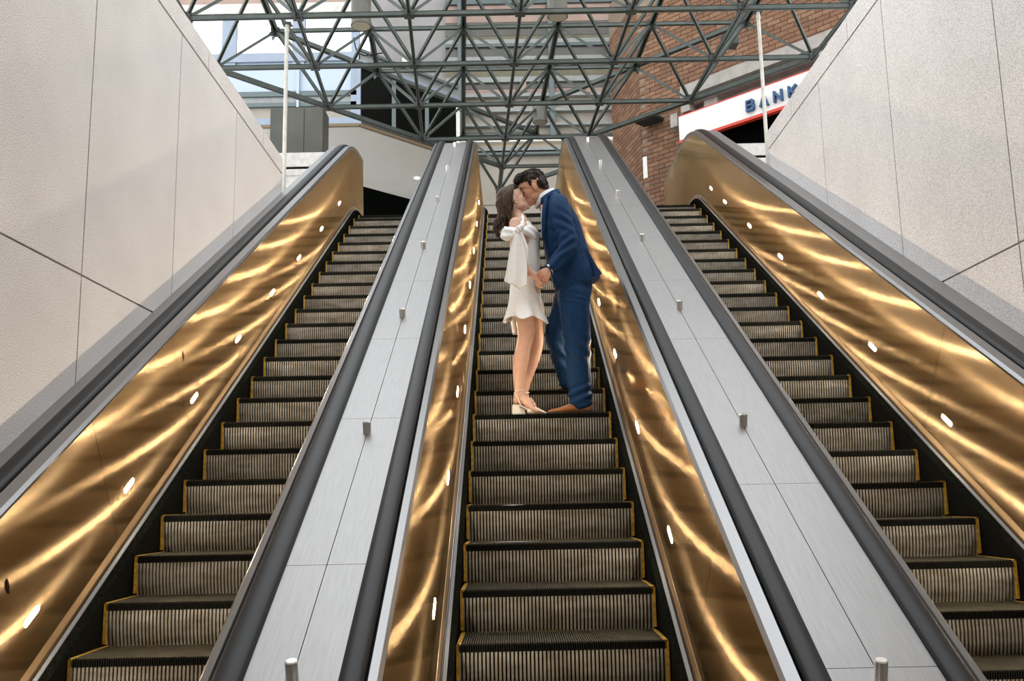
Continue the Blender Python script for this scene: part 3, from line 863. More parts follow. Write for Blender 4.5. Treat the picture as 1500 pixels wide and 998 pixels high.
def head(g, C, fwd, up, s, woman):
    fwd = fwd.normalized(); side = up.cross(fwd).normalized(); up = fwd.cross(side).normalized()
    A = (fwd, side, up)
    def L(x, y, z): return C + fwd*(x*s) + side*(y*s) + up*(z*s)
    E = lambda x, y, z, a, b, c: ell(g, L(x, y, z), a*s, b*s, c*s, A)
    E(-.012, 0, .018, .096, .074, .092)       # cranium
    E(.022, 0, -.035, .070, .060, .075)       # face mass
    E(.050, 0, .028, .045, .052, .045)        # forehead
    E(.040, 0, -.088, .048, .046, .036)       # jaw
    E(.074, 0, -.108, .020, .022, .018)       # chin
    for sd in (-1, 1):
        E(.044, sd*.031, -.032, .034, .024, .036)     # cheeks
        E(.076, sd*.026, .012, .018, .026, .010)      # brow
        E(.074, sd*.030, -.008, .012, .016, .011)     # closed lids
        E(.016, sd*.043, -.074, .040, .015, .030)     # jaw corner
        E(-.004, sd*.074, -.022, .017, .008, .031)    # ear
        E(.094, sd*.010, -.045, .010, .008, .008)     # nostril
    tube(g, [(L(.088, 0, .012), .008*s, .009*s), (L(.100, 0, -.015), .009*s, .010*s), (L(.112, 0, -.040), .011*s, .011*s)], side=side, n=10, sub=3)
    E(.089, 0, -.066, .013, .022, .008); E(.087, 0, -.079, .012, .020, .008)   # lips
    return L, A

# --- woman
woman = empty('person', q(-12, 0, 6.66), 'woman in a white dress with a shoulder bow, kissing the man', 'person')
Cw = q(-19.0, 309.5, 6.70); fw = Vector((.90, .03, .40)); uw = Vector((-.42, .04, .90))
gb = G()
Lw, Aw = head(gb, Cw, fw, uw, .93, True)
tube(gb, [(Lw(-.02, 0, -.06), .050, .050), (q(-15, 290, 6.70), .046, .047), (q(-13, 276, 6.70), .055, .055)])          # neck
tube(gb, [(q(-10, 279, 6.71), .085, .06), (q(-8, 268, 6.71), .165, .085), (q(-3, 250, 6.71), .160, .100), (q(0, 232, 6.71), .140, .095), (q(0, 210, 6.71), .125, .085), (q(0, 180, 6.71), .155, .105), (q(0, 150, 6.71), .160, .110)])
# arms: right (near) and left (far)
tube(gb, [(q(-15, 266, 6.575), .050, .050), (q(-15, 245, 6.545), .046, .046), (q(-14, 215, 6.53), .040, .040), (q(-6, 203, 6.52), .036, .036), (q(8, 190, 6.51), .028, .030), (q(15, 185, 6.51), .022, .026)])
tube(gb, [(q(-6, 262, 6.86), .048, .048), (q(-4, 218, 6.89), .040, .040), (q(2, 180, 6.87), .028, .030), (q(4, 172, 6.86), .024, .026)])
def hand(g, W, K, nrm, thumb, fl, ry, curl, r_=.0085):
    """W wrist, K knuckle centre, nrm back of the hand, fingers curl away from nrm"""
    d = (K - W).normalized(); sd = d.cross(nrm).normalized(); nn = sd.cross(d).normalized()
    tube(g, [(W, .020, .024), (W*.5 + K*.5, .036, .019), (K, .040, .015)], side=sd, n=14, sub=3)
    for k in range(4):
        off = (-1.5 + k)*ry; ln_ = fl*(.86, 1.0, .96, .76)[k]
        p = K + sd*off; dr = d.copy(); pts = [(p - d*.02, r_*1.05, r_*1.05), (p, r_, r_)]
        for j, sg in enumerate((.42, .32, .26)):
            a = curl[j]
            dr = (dr*math.cos(a) - nn*math.sin(a)); nn2 = nn
            p = p + dr*(ln_*sg); pts.append((p, r_*(1 - .08*j), r_*(1 - .08*j)))
            nn = sd.cross(dr).normalized() * (1 if sd.cross(dr).dot(nn) > 0 else -1)
        nn = sd.cross(d).normalized()
        tube(g, pts, side=sd, n=10, sub=2)
    b0 = W*.6 + K*.4 + sd*(thumb*.030)
    b1 = b0 + d*.030 + sd*(thumb*.018) - nn*.008; b2 = b1 + d*.028 - sd*(thumb*.010) - nn*.014
    tube(g, [(b0, .011, .011), (b1, .0105, .0105), (b2, .0085, .0085)], n=10, sub=3)
hand(gb, q(15, 185, 6.51), q(23.5, 178, 6.515), Vector((-.3, -.75, -.5)), 1, .080, .0188, (.45, 1.1, .7), .0070)
hand(gb, q(4, 172, 6.86), q(5, 158, 6.86), Vector((-.9, 0, .1)), 1, .07, .016, (.3, .4, .3), .0078)
# legs and feet
tube(gb, [(q(2, 158, 6.64), .085, .085), (q(1, 130, 6.63), .074, .076), (q(0, 105, 6.62), .058, .058), (q(-4, 88, 6.62), .052, .052), (q(-7, 72, 6.63), .052, .056), (q(-9.5, 52, 6.63), .040, .045), (q(-10, 34, 6.63), .031, .034), (q(-9.5, 27, 6.63), .030, .034)])
tube(gb, [(q(10, 158, 6.79), .085, .085), (q(14, 130, 6.79), .072, .072), (q(16, 105, 6.79), .055, .056), (q(15, 93, 6.79), .050, .051), (q(9, 74, 6.80), .046, .050), (q(2, 52, 6.81), .036, .040), (q(-2, 33, 6.81), .030, .032), (q(-2, 28, 6.81), .030, .033)])
def foot(g, ank, heel_z, toe, wd=.034):
    hl = Vector((ank.x - .035, ank.y, heel_z + .02))
    tube(g, [(ank, .03, .033), (ank*.5 + hl*.5 + Vector((.012, 0, 0)), .03, .040), (hl + Vector((.012, 0, .012)), .027, .026)], n=12, sub=3)
    tube(g, [(hl + Vector((.01, 0, .008)), .026, .022), (ank + Vector((.035, 0, -.055)), .032, .034), (toe + Vector((-.095, 0, .030)), wd*.92, .018), (toe + Vector((-.05, 0, .016)), wd*.6, .010)], n=12, sub=3)
foot(gb, q(-9.5, 27, 6.63), TZ + .068, Vector((q(30, 2).x, 6.60, TZ + .004)))
foot(gb, q(-2, 28, 6.81), TZ + .068, Vector((q(36, 2).x, 6.80, TZ + .004)))
organic('body', gb, M_skinw, woman, .0028, 9)
# face details
gl_ = G()
for sd in (-1, 1):
    tube(gl_, [(Lw(.0835, sd*.016, -.014), .0016, .0016), (Lw(.088, sd*.030, -.018), .0022, .0022), (Lw(.078, sd*.046, -.012), .0016, .0016)], n=6, sub=4)
mk('eyelashes', gl_, M_lash, woman, smooth=True)
gl_ = G()
for sd in (-1, 1):
    tube(gl_, [(Lw(.091, sd*.014, .016), .003, .003), (Lw(.089, sd*.034, .022), .003, .003), (Lw(.072, sd*.052, .016), .002, .002)], n=6, sub=4)
mk('eyebrows', gl_, M_hairw, woman, smooth=True)
gl_ = G(); ell(gl_, Lw(.0925, 0, -.066), .012, .020, .0065, Aw); ell(gl_, Lw(.0905, 0, -.079), .011, .018, .007, Aw)
mk('lips', gl_, M_lip, woman, smooth=True)
gl_ = G(); ell(gl_, Lw(-.002, -.080, -.062), .006, .004, .009, n=10, m=6); gl_.cyl(Lw(-.002, -.08, -.055), Lw(-.002, -.078, -.045), .0015, 6)
mk('earring', gl_, M_gold2, woman, smooth=True)
# hair: a cap plus many wavy locks
random.seed(11)
gh = G()
for c, rr in (((-.034, 0, .040), (.092, .086, .084)), ((-.060, 0, -.02), (.060, .080, .085)), ((.018, 0, .070), (.062, .066, .044))):
    ell(gh, Lw(*c), rr[0]*.93, rr[1]*.93, rr[2]*.93, Aw)
hair = organic('hair', gh, M_hairw, woman, .006, 5)
gh = G()
for k in range(230):
    az = random.uniform(-2.75, 2.75)                                  # around the skull, 0 = back
    a = abs(az)
    if a > 2.1: az = math.copysign(random.uniform(1.2, 2.1), az); a = abs(az)
    R1 = random.uniform(.90, 1.06)
    st = Lw(-.02 - .02*math.cos(az) + .055*(a/2.1), .035*math.sin(az), .105 - .012*random.random())
    mid = Lw(-.034 - .092*math.cos(az)*R1, .088*math.sin(az)*R1, .03)
    b0 = random.uniform(-.02, .02)
    end_z = q(0, random.uniform(254, 272)).z + (.05 if a > 1.7 else 0)
    low = Vector((mid.x*.75 + (Cw.x - .085)*.25, mid.y + .012*math.sin(az), Cw.z - .10))
    if a > 1.3: low.x = min(low.x, Cw.x - .025); mid.x = min(mid.x, Cw.x + .012)
    end = Vector((low.x - .018 + random.uniform(-.025, .02), low.y + random.uniform(-.02, .02), end_z))
    ctrl = catmull([tuple(st), tuple(mid), tuple(low), tuple(end)], 8)
    ph = random.uniform(0, 6.28); fr_ = random.uniform(30, 38); amp = random.uniform(.009, .017)
    pts = []
    N_ = len(ctrl)
    for i, p in enumerate(ctrl):
        t = i/(N_ - 1); p = Vector(p); w_ = max(0, t - .35)/.65
        p += Vector((math.sin(ph + p.z*fr_)*amp*w_, math.cos(ph + p.z*fr_*1.1)*amp*w_, 0))
        r_ = .0085*(1 - .55*t**2) * random.uniform(.9, 1.1)
        pts.append((p, r_, r_*.8))
    tube(gh, pts, n=6, sub=1)
mk('hair_locks', gh, M_hairw, hair, smooth=True)

# dress
def shell(g, rings, th):
    """open tube with thickness"""
    n = len(rings[0]); m_ = len(rings); inner = []
    for rg in rings:
        c = sum(rg, Vector())/n
        inner.append([p - (p - c).normalized()*th for p in rg])
    o = len(g.v)
    for rg in rings + inner: g.v += [tuple(p) for p in rg]
    for k in range(m_ - 1):
        for i in range(n):
            j = (i+1) % n
            g.f.append((o+k*n+i, o+k*n+j, o+(k+1)*n+j, o+(k+1)*n+i))
            b_ = o + m_*n
            g.f.append((b_+k*n+j, b_+k*n+i, b_+(k+1)*n+i, b_+(k+1)*n+j))
    for k, fl in ((0, 1), (m_-1, 0)):
        for i in range(n):
            j = (i+1) % n
            g.f.append((o+k*n+i, o+m_*n+k*n+i, o+m_*n+k*n+j, o+k*n+j))
    return g
dress = empty('tmp_dress', (0, 0, 0)); bpy.data.objects.remove(dress)
gd = G()
prof = [(-1, 272, 19, .150), (1, 262, 20, .158), (1.5, 250, 20, .158), (2, 232, 18.5, .145), (1, 212, 20, .145), (0, 196, 21, .150), (-1, 178, 22, .165), (-1, 160, 24, .178), (-1, 146, 26.5, .190), (0, 136, 29.5, .205), (1, 128, 31.5, .222)]
rings = []
NR = 96
for k, (cx_, b_, hx, hy) in enumerate(prof):
    f_ = max(0, (k - 5)/5.0)
    rg = []
    for i in range(NR):
        t = 2*math.pi*i/NR
        wv = 1 + f_**2*(.13*math.cos(5*t + 1.9) + .05*math.cos(9*t))
        dz = f_**2*(3.6*math.cos(5*t + 1.9 + .5) + 2.5*math.cos(t))*-1 - (0 if k > 0 else 0)
        top = 0
        if k < 3:        # neckline dips at the near shoulder and rises to the far one
            top = (2-k)*.5*(-13*max(0, math.cos(t)) - 16*max(0, -math.sin(t))*max(0, .25 - math.cos(t)) + 5*max(0, math.sin(t)))
        c = q(cx_, b_ + dz + top, 6.715)
        fold = .004*math.sin(7*t + b_*.09)*(1 - f_)
        rg.append(Vector((c.x + (hx*.004818*wv + fold)*math.cos(t), c.y + (hy*wv + fold)*math.sin(t), c.z)))
    rings.append(rg)
# smooth the profile between rings
dense = []
for k in range(len(rings) - 1):
    for u_ in range(3):
        t = u_/3
        r0_, r1_, r2_, r3_ = rings[max(k-1,0)], rings[k], rings[k+1], rings[min(k+2, len(rings)-1)]
        dense.append([.5*((2*b) + (c - a)*t + (2*a - 5*b + 4*c - d)*t*t + (3*b - a - 3*c + d)*t**3) for a, b, c, d in zip(r0_, r1_, r2_, r3_)])
dense.append(rings[-1])
dress = mk('dress', shell(gd, dense, .006), M_dress, woman, smooth=True)
# back flounce peeking below the hem
gf_ = G(); rings = []
for k in range(7):
    t = k/6; rg = []
    for i in range(28):
        a = 2*math.pi*i/28
        c = q(-17 + 1.5*t, 142 - 27*t, 6.80)
        rg.append(Vector((c.x + (.020 + .022*t - .012*t*t*2)*math.cos(a)*(1 + .15*math.sin(3*a)), c.y + .05*math.sin(a), c.z)))
    rings.append(rg)
gf_.loft(rings); mk('flounce', gf_, M_dress, dress, smooth=True)
# off-shoulder band round the near upper arm and chest
gs_ = G()
tube(gs_, [(q(-32, 262, 6.70), .05, .018), (q(-33, 255, 6.62), .050, .020), (q(-24, 250, 6.53), .045, .020), (q(-13, 249, 6.495), .036, .020), (q(-8, 255, 6.51), .026, .018), (q(-4.5, 265, 6.545), .020, .014), (q(-4.5, 276, 6.60), .018, .012), (q(-7, 283, 6.67), .016, .010)], side=(0, .1, 1), n=14, sub=5)
tube(gs_, [(q(-33, 258, 6.66), .040, .030), (q(-30, 248, 6.58), .04, .03), (q(-20, 243, 6.53), .03, .02)], side=(0, .1, 1), n=14, sub=5)
tube(gs_, [(q(-8, 250, 6.51), .018, .020), (q(1, 252, 6.535), .040, .022), (q(9, 253, 6.58), .055, .024), (q(14, 252, 6.66), .055, .024)], side=(0, .1, 1), n=14, sub=5)
organic('shoulder_band', gs_, M_dress, dress, .005, 4, disp=lambda co: .0035*np.sin(co[:, 2]*120 + co[:, 0]*60))
gk = G(); ell(gk, q(-11, 250, 6.47), .030, .022, .026, (Vector((.9, 0, .43)), Vector((0, 1, 0)), Vector((-.43, 0, .9))))
tube(gk, [(q(-16, 244, 6.465), .020, .014), (q(-11, 250, 6.445), .024, .016), (q(-5, 256, 6.47), .020, .014)], side=(0, -.3, 1), n=12, sub=4)
organic('bow_knot', gk, M_dress, dress, .004, 3, disp=lambda co: .002*np.sin(co[:, 0]*190 + co[:, 2]*160))
def ribbon(outline, Y0_, th=.006, fold=.012, nf=2.0, ph=0.0):
    """outline: rows of (b, a_left, a_right) in drawing units"""
    g = G(); rows_ = []
    D = catmull([(r_[0], r_[1], r_[2], r_[3]) for r_ in outline], 5); n = 20
    for r_ in D:
        row = []
        for i in range(n + 1):
            u_ = i/n
            wv = math.sin(u_*math.pi*nf*2 + ph)*fold*min(1, (r_[2] - r_[1])/18)
            row.append(q(r_[1] + (r_[2]-r_[1])*u_, r_[0] + r_[3]*(abs(u_ - .66)*-1 + .66), Y0_ + wv))
        rows_.append(row)
    rings = [rw + [p + Vector((0, th, 0)) for p in rw[::-1]] for rw in rows_]
    return g.loft(rings)
mk('bow_tail', ribbon([(247, -16, -9, 0), (238, -19, -6, 0), (222, -23.5, -2, 0), (205, -26.5, .5, 0), (190, -29, 1.5, -2), (177, -32, 1.2, -18)], 6.445, fold=.010, nf=1.5, ph=.6), M_dress, dress, smooth=True)
mk('bow_tail', ribbon([(247, -13, -6, 0), (236, -11, -1, 0), (222, -10, 3, 0), (205, -14, 1, 0), (192, -16, -2, -3)], 6.462, fold=.008, nf=1.0), M_dress, dress, smooth=True)

# shoes of the woman: block heel, pointed toe, straps
def pump(ax, Y, name='pump'):
    ank = q(ax, 27, Y); tx = q(ax + 39.5, 2).x
    g = G()
    tube(g, [(Vector((tx - .115, Y - .002, TZ + .028)), .041, .028), (Vector((tx - .075, Y - .004, TZ + .026)), .040, .026), (Vector((tx - .035, Y - .005, TZ + .016)), .027, .015), (Vector((tx - .004, Y - .006, TZ + .006)), .007, .005)], n=16, sub=4)
    sh = organic(name, g, M_whiteshoe, woman, .004, 2)
    s1 = G().loft([[Vector((x, Y + s_*w_, z)) for x, z, w_ in row for s_ in (-1, 1)] if False else
                   [Vector((x0, Y - w_, z)), Vector((x0, Y + w_, z)), Vector((x0, Y + w_, z + .006)), Vector((x0, Y - w_, z + .006))]
                   for x0, z, w_ in ((ank.x - .050, TZ + .066, .024), (ank.x - .01, TZ + .064, .028), (ank.x + .045, TZ + .034, .026), (tx - .10, TZ + .003, .032), (tx - .04, TZ + .001, .024), (tx - .005, TZ + .001, .006))])
    mk('sole', s1, mat('tan_insole', (.55, .36, .20), .5) if 'tan_insole' not in MATS else MATS['tan_insole'], sh)
    h_ = G().loft([[Vector((x, y_, z)) for x, y_ in ((xa, Y - w_), (xb, Y - w_), (xb, Y + w_), (xa, Y + w_))] for z, xa, xb, w_ in
                   ((TZ + .001, ank.x - .052, ank.x + .014, .027), (TZ + .030, ank.x - .052, ank.x + .004, .025), (TZ + .066, ank.x - .050, ank.x - .004, .025))])
    mk('block_heel', h_, M_whiteshoe, sh)
    st = G()
    ring = [Vector((ank.x + .036*math.cos(t) + .001, Y + .034*math.sin(t), ank.z + .006 + .010*math.cos(t))) for t in [2*math.pi*i/20 for i in range(21)]]
    tube(st, [(p, .0035, .0035) for p in ring], n=6, sub=1, rnd=False, side=(0, 0, 1))
    for s_ in (-1, 1):
        tube(st, [(Vector((ank.x - .036, Y + s_*.010, ank.z - .004)), .0035, .003), (Vector((ank.x - .012, Y + s_*.034, ank.z - .045)), .0035, .003), (Vector((ank.x + .012, Y + s_*.036, TZ + .056)), .0035, .003)], n=6, sub=4, side=(0, 0, 1))
        tube(st, [(Vector((ank.x - .044, Y + s_*.020, TZ + .072)), .003, .003), (Vector((ank.x + .01, Y + s_*.036, TZ + .058)), .0035, .003), (Vector((tx - .115, Y + s_*.034, TZ + .030)), .004, .003)], n=6, sub=4, side=(0, 0, 1))
    mk('strap', st, M_whiteshoe, sh, smooth=True)
pump(-9.5, 6.63); pump(-2, 6.81)

# --- man
man = empty('person', q(78, 0, 6.72), 'man in a blue suit and tan shoes, leaning down to kiss the woman', 'person')
Cm = q(10.5, 327.5, 6.70); fm = Vector((-.91, -.02, -.40)); um = Vector((-.40, -.05, .91))
gm = G()
Lm, Am = head(gm, Cm, fm, um, 1.0, False)
tube(gm, [(Lm(-.025, 0, -.05), .060, .062), (q(24, 318, 6.71), .060, .064), (q(33, 306, 6.72), .068, .070)])
tube(gm, [(q(38, 304, 6.72), .06, .045), (q(44, 290, 6.72), .15, .06), (q(52, 262, 6.72), .14, .08), (q(62, 225, 6.72), .13, .08), (q(72, 190, 6.72), .12, .08), (q(73, 170, 6.72), .12, .08)])
tube(gm, [(q(49, 288, 6.58), .045, .045), (q(56, 258, 6.54), .04, .04), (q(61, 236, 6.52), .036, .036), (q(57, 222, 6.51), .034, .034), (q(48, 208, 6.50), .032, .032), (q(39, 198.5, 6.485), .026, .029), (q(33, 193, 6.48), .025, .030)])
tube(gm, [(q(48, 288, 6.92), .05, .05), (q(62, 236, 6.95), .045, .045), (q(62, 190, 6.93), .03, .032)])
hand(gm, q(34, 194, 6.475), q(25, 187.5, 6.465), Vector((.15, -.80, .55)), -1, .092, .0208, (.45, 1.15, .7), .0082)
hand(gm, q(62, 190, 6.93), q(62, 174, 6.93), Vector((.9, 0, 0)), 1, .08, .018, (.2, .3, .3), .009)
tube(gm, [(q(73, 168, 6.65), .07, .075), (q(75, 95, 6.61), .055, .06), (q(79, 30, 6.61), .04, .045), (q(81, 14, 6.61), .035, .04)])
tube(gm, [(q(67, 168, 6.80), .07, .075), (q(48, 112, 6.84), .055, .06), (q(62, 55, 6.93), .04, .045), (q(68, 47, 6.95), .035, .04)])
organic('body', gm, M_skinm, man, .0028, 9)
gl_ = G()
for sd in (-1, 1):
    tube(gl_, [(Lm(.0855, sd*.016, -.014), .0018, .0018), (Lm(.089, sd*.030, -.018), .0022, .0022), (Lm(.079, sd*.046, -.012), .0016, .0016)], n=6, sub=4)
mk('eyelashes', gl_, M_lash, man, smooth=True)
gl_ = G()
for sd in (-1, 1):
    tube(gl_, [(Lm(.093, sd*.013, .014), .004, .004), (Lm(.092, sd*.034, .019), .0045, .0045), (Lm(.073, sd*.054, .013), .003, .003)], n=6, sub=4)
mk('eyebrows', gl_, M_hairm, man, smooth=True)
gl_ = G(); ell(gl_, Lm(.0905, 0, -.066), .0115, .020, .006, Am); ell(gl_, Lm(.0885, 0, -.079), .0105, .018, .0065, Am)
mk('lips', gl_, M_lip, man, smooth=True)
gh = G()
for c, rr in (((-.020, 0, .062), (.098, .080, .068)), ((-.060, 0, .005), (.058, .076, .085)), ((.055, 0, .098), (.050, .062, .030)), ((.082, .0, .088), (.026, .055, .022)), ((-.080, 0, -.045), (.026, .055, .035))):
    ell(gh, Lm(*c), *rr, Am)
for sd in (-1, 1): ell(gh, Lm(.014, sd*.069, .022), .014, .009, .030, Am)
hr_ = np.random.RandomState(3)
hair = organic('hair', gh, M_hairm, man, .0045, 3, disp=lambda co: .004*np.sin(co[:, 0]*150 + 9*np.sin(co[:, 1]*60)) + .003*np.sin(co[:, 1]*190 + co[:, 2]*90))
gh = G(); random.seed(5)
for k in range(240):
    a = random.uniform(-1, 1); f0 = random.uniform(-.08, .07)
    st = Lm(f0, a*.060, .10 + .022*math.sqrt(max(0, 1 - (f0/.1)**2)) - .03*a*a)
    en = Lm(f0 + random.uniform(.020, .050), a*.068 + random.uniform(-.012, .012), .106 + .020*math.sqrt(max(0, 1 - (f0/.11)**2)) - .034*a*a - (.022 if f0 > .045 else 0))
    md = (st + en)/2 + Am[2]*random.uniform(.006, .014)
    tube(gh, [(st, .004, .003), (md, .004, .003), (en, .0012, .0012)], n=5, sub=3)
mk('hair_tufts', gh, M_hairm, hair, smooth=True)
# jacket
def ring_tube(g, rows_, Yc, n=24, cap=True):
    D = catmull(rows_, 4); rings = []
    for a_l, b_l, a_r, b_r, hy, dy in D:
        L_, R_ = q(a_l, b_l, Yc), q(a_r, b_r, Yc); c = (L_ + R_)/2; v = (R_ - L_)/2
        rg = []
        for i in range(n):
            t = 2*math.pi*i/n; ct, st_ = math.cos(t), math.sin(t)
            e_ = .86
            rg.append(c + v*(math.copysign(abs(ct)**e_, ct)) + Vector((0, dy + hy*math.copysign(abs(st_)**e_, st_), 0)))
        rings.append(rg)
    return g.loft(rings)
gj = G()
# rows: front edge (a,b), back edge (a,b), half depth, depth offset
ring_tube(gj, [(47, 167, 112, 193, .165, 0), (42, 182, 107, 208, .172, 0), (36, 202, 98, 226, .165, 0), (29, 228, 90, 250, .168, 0), (26, 254, 83, 272, .185, 0), (27, 278, 74, 290, .195, 0), (30, 296, 64, 304, .185, 0), (33, 309, 52, 314, .13, 0), (34, 317, 46, 319, .085, 0)], 6.72)
for Ysh, sg in ((6.545, 1), (6.905, 2)):
    pts = [(q(49, 298, Ysh + (.03 if sg == 1 else -.03)), .062, .070), (q(50, 283, Ysh), .068, .077), (q(56, 258, Ysh - (.02 if sg == 1 else -.02)), .062, .072), (q(62, 238, Ysh - (.035 if sg == 1 else -.03)), .060, .068)]
    if sg == 1: pts += [(q(58, 222, 6.505), .058, .066), (q(48, 208, 6.50), .054, .060), (q(40, 200, 6.49), .048, .053), (q(36, 196.5, 6.485), .044, .050)]
    else: pts += [(q(63, 215, 6.93), .055, .06), (q(62, 196, 6.93), .046, .05)]
    tube(gj, pts, sub=5)
ev_ = [q(60, 228, 6.50), q(54, 262, 6.53), q(45, 205, 6.49)]
def folds(co):
    d = np.zeros(len(co))
    near = np.clip((6.66 - co[:, 1])/.12, 0, 1)
    for c, amp, rad, kx, kz in ((ev_[0], .0075, .085, -62, 88), (ev_[1], .006, .085, 50, 85), (ev_[2], .0055, .07, -85, 70)):
        r2 = ((co[:, 0]-c.x)**2 + (co[:, 2]-c.z)**2)/rad**2
        d += amp*np.exp(-r2)*np.sin(co[:, 0]*kx + co[:, 2]*kz + 14*co[:, 1])*near
    lowj = np.clip((1.75 - co[:, 2])/.25, 0, 1)
    d += .004*lowj*np.sin(co[:, 0]*55 - co[:, 2]*18)
    return d
jk = organic('jacket', gj, M_suit, man, .0058, 5, disp=folds)
def slab(pts2, Y_, th):
    g = G(); a = [q(x, b, Y_ if not isinstance(Y_, (list, tuple)) else Y_[i]) for i, (x, b) in enumerate(pts2)]
    return g.loft([a, [p + Vector((0, th, 0)) for p in a]])
mk('back_vent_flap', slab([(90, 232), (103, 208), (112.5, 194), (109, 190), (104, 188), (97, 208)], [6.60, 6.585, 6.58, 6.575, 6.575, 6.58], .012), M_suit, jk)
# collar, lapel, shirt
gc = G()
cc = q(37, 315, 6.72)
def collar(g, c, rx, ry, h, th, tilt, a0, a1, n=26):
    rings = []
    for i in range(n + 1):
        t = a0 + (a1 - a0)*i/n
        p = c + Vector((rx*math.cos(t), ry*math.sin(t), tilt*math.cos(t)))
        o_ = Vector((math.cos(t), math.sin(t), 0))
        rings.append([p, p + o_*th, p + o_*th*.4 + Vector((-.006, 0, h)), p - o_*th*.3 + Vector((-.006, 0, h))])
    return g.loft(rings)
collar(gc, q(30.5, 306, 6.72), .068, .078, .062, .010, .040, -2.9, 2.9)
mk('shirt_collar', gc, M_shirt, man, smooth=True, label='white shirt collar')
gc = G(); tube(gc, [(q(27, 308, 6.655), .020, .012), (q(25.5, 298, 6.66), .020, .014), (q(26.5, 286, 6.67), .012, .010)], side=(0, 1, 0), n=12, sub=4)
tube(gc, [(q(27, 300, 6.72), .07, .020), (q(27.5, 280, 6.72), .06, .02), (q(27, 262, 6.72), .04, .014)], n=12, sub=4)
organic('shirt_front', gc, M_shirt, man, .005, 2)
gc = G(); collar(gc, q(36, 305, 6.72), .078, .098, .050, .016, .050, -2.35, 2.35)
mk('jacket_collar', gc, M_suit, jk, smooth=True)
gc = G(); tube(gc, [(q(32, 312, 6.64), .012, .010), (q(29.5, 296, 6.60), .012, .020), (q(27, 270, 6.585), .010, .020), (q(26.5, 245, 6.60), .007, .010)], side=(0, 1, .0), n=10, sub=5)
mk('lapel', gc, M_suit, jk, smooth=True)
gb_ = G()
for k in range(3): ell(gb_, q(40.5 + k*2.2, 190.5 + k*1.6, 6.437), .0055, .003, .0055, n=10, m=6)
mk('cuff_buttons', gb_, M_groove, jk, smooth=True)
gc = G(); tube(gc, [(q(35.5, 195.5, 6.484), .040, .044), (q(33.5, 194, 6.482), .037, .042)], n=16, sub=2, rnd=False)
mk('shirt_cuff', gc, M_shirt, man, smooth=True)
# trousers
gt = G()
tube(gt, [(q(74, 198, 6.72), .165, .135), (q(74, 180, 6.72), .168, .125), (q(72, 162, 6.72), .165, .122)], sub=3)
tube(gt, [(q(72.5, 168, 6.635), .095, .118), (q(72, 140, 6.62), .092, .108), (q(74, 112, 6.615), .085, .100), (q(75.5, 88, 6.61), .078, .094), (q(77, 60, 6.61), .070, .088), (q(78.5, 36, 6.61), .066, .082), (q(79.5, 18, 6.61), .066, .080), (q(80, 12, 6.61), .066, .080)], sub=5)
tube(gt, [(q(66, 170, 6.81), .09, .105), (q(56, 142, 6.82), .085, .095), (q(47, 118, 6.83), .080, .082), (q(50, 98, 6.85), .072, .075), (q(58, 74, 6.90), .062, .070), (q(64, 55, 6.94), .058, .066), (q(66, 48, 6.95), .058, .066)], sub=5)
def tfold(co):
    kz = q(75, 88).z; d = .006*np.exp(-((co[:, 2]-kz)/.10)**2)*np.sin(co[:, 2]*62 + co[:, 0]*48)
    hz = q(79, 24).z; d += .008*np.exp(-((co[:, 2]-hz)/.07)**2)*np.sin(co[:, 2]*95 - co[:, 0]*40)
    uz = q(75, 158).z; d += .0022*np.exp(-((co[:, 2]-uz)/.05)**2)*np.sin(co[:, 2]*150 + co[:, 0]*35)
    d += .003*np.sin(co[:, 0]*45 + co[:, 2]*12)
    return d
organic('trousers', gt, M_suit, man, .0058, 5, disp=tfold)
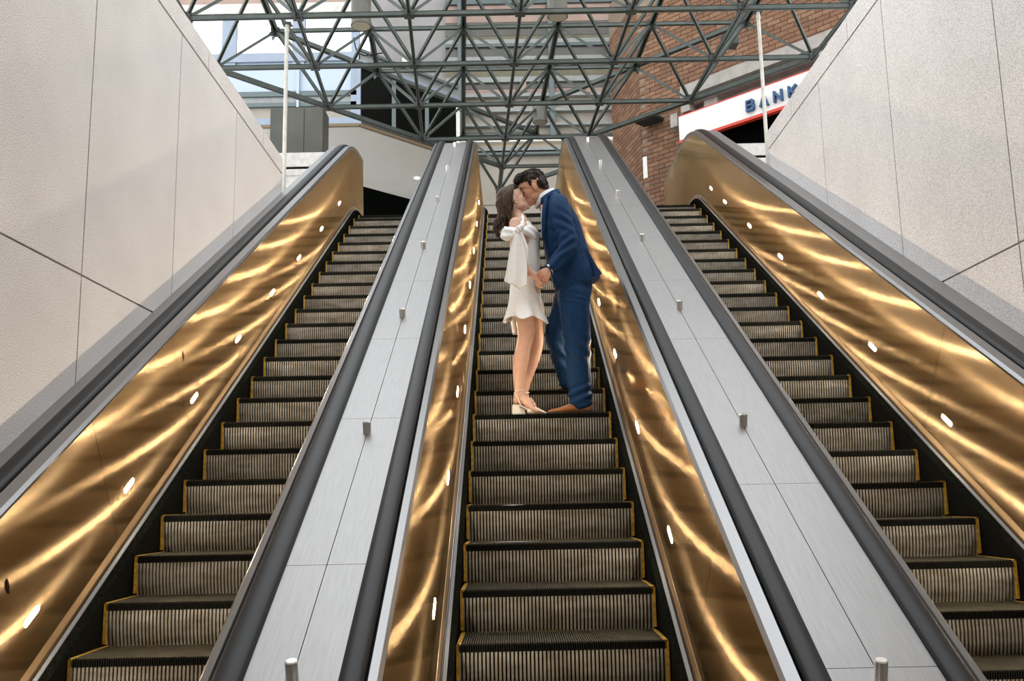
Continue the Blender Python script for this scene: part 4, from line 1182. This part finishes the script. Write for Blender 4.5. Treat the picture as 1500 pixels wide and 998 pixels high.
# tan shoes
def oxford(hx, Y, z0, kx=1.0):
    hl = q(hx, 0).x
    g = G()
    tube(g, [(Vector((hl - .010, Y, z0 + .042)), .030, .034), (Vector((hl - .050, Y, z0 + .050)), .034, .042), (Vector((hl - .100, Y, z0 + .052)), .038, .042), (Vector((hl - .150, Y, z0 + .038)), .043, .030), (Vector((hl - .210, Y, z0 + .026)), .044, .020), (Vector((hl - .265, Y, z0 + .020)), .034, .015), (Vector((hl - .295, Y, z0 + .016)), .018, .009)], n=18, sub=4)
    g.v = [(hl + (x - hl)*kx, y, z) for x, y, z in g.v]
    sh = organic('shoe', g, M_tanshoe, man, .004, 3, label='tan leather lace-up shoe')
    s_ = G(); out = [(.012, .0), (.0, .028), (-.10, .030), (-.19, .046), (-.25, .040), (-.30, .018), (-.308, 0)]
    out = out + [(x, -y) for x, y in out[-2:0:-1]]
    s_.loft([[Vector((hl + x, Y + y, z0 + z)) for x, y in out] for z in (.001, .012)])
    s_.loft([[Vector((hl + x, Y + y*1.0, z0 + z)) for x, y in ((.010, -.02), (.010, .02), (-.06, .030), (-.06, -.030))] for z in (.001, .022)])
    s_.v = [(hl + (x - hl)*kx, y, z) for x, y, z in s_.v]
    mk('sole', s_, M_sole, sh)
    l_ = G()
    for k in range(4):
        x = hl - .105 - k*.015; z = z0 + .092 - k*.009
        tube(l_, [(Vector((x, Y - .024, z - .014)), .0022, .0022), (Vector((x - .003, Y, z)), .0025, .0025), (Vector((x, Y + .024, z - .014)), .0022, .0022)], n=6, sub=3)
    l_.v = [(hl + (x - hl)*kx, y, z) for x, y, z in l_.v]
    mk('laces', l_, M_tanshoe, sh, smooth=True)
oxford(94, 6.61, TZ); oxford(94, 7.0, TZ + PITCH*SN, .68)

# loose black cables slung on the frame
for lab, pts in (('black cable dangling from the frame left of centre', [(-2.06, 12.1, 6.28), (-2.02, 12.1, 6.10), (-1.92, 12.1, 6.02), (-1.80, 12.1, 6.03), (-1.66, 12.1, 6.05)]),
                 ('black cable lying on the frame right of centre', [(.70, 12.76, 6.145), (.84, 12.77, 6.135), (.98, 12.76, 6.14), (1.12, 12.75, 6.15)])):
    g = G(); tube(g, [(Vector(p), .009, .009) for p in pts], n=8, sub=5)
    mk('cable', g, M_groove, smooth=True, label=lab, cat='cable', group='loose cables')
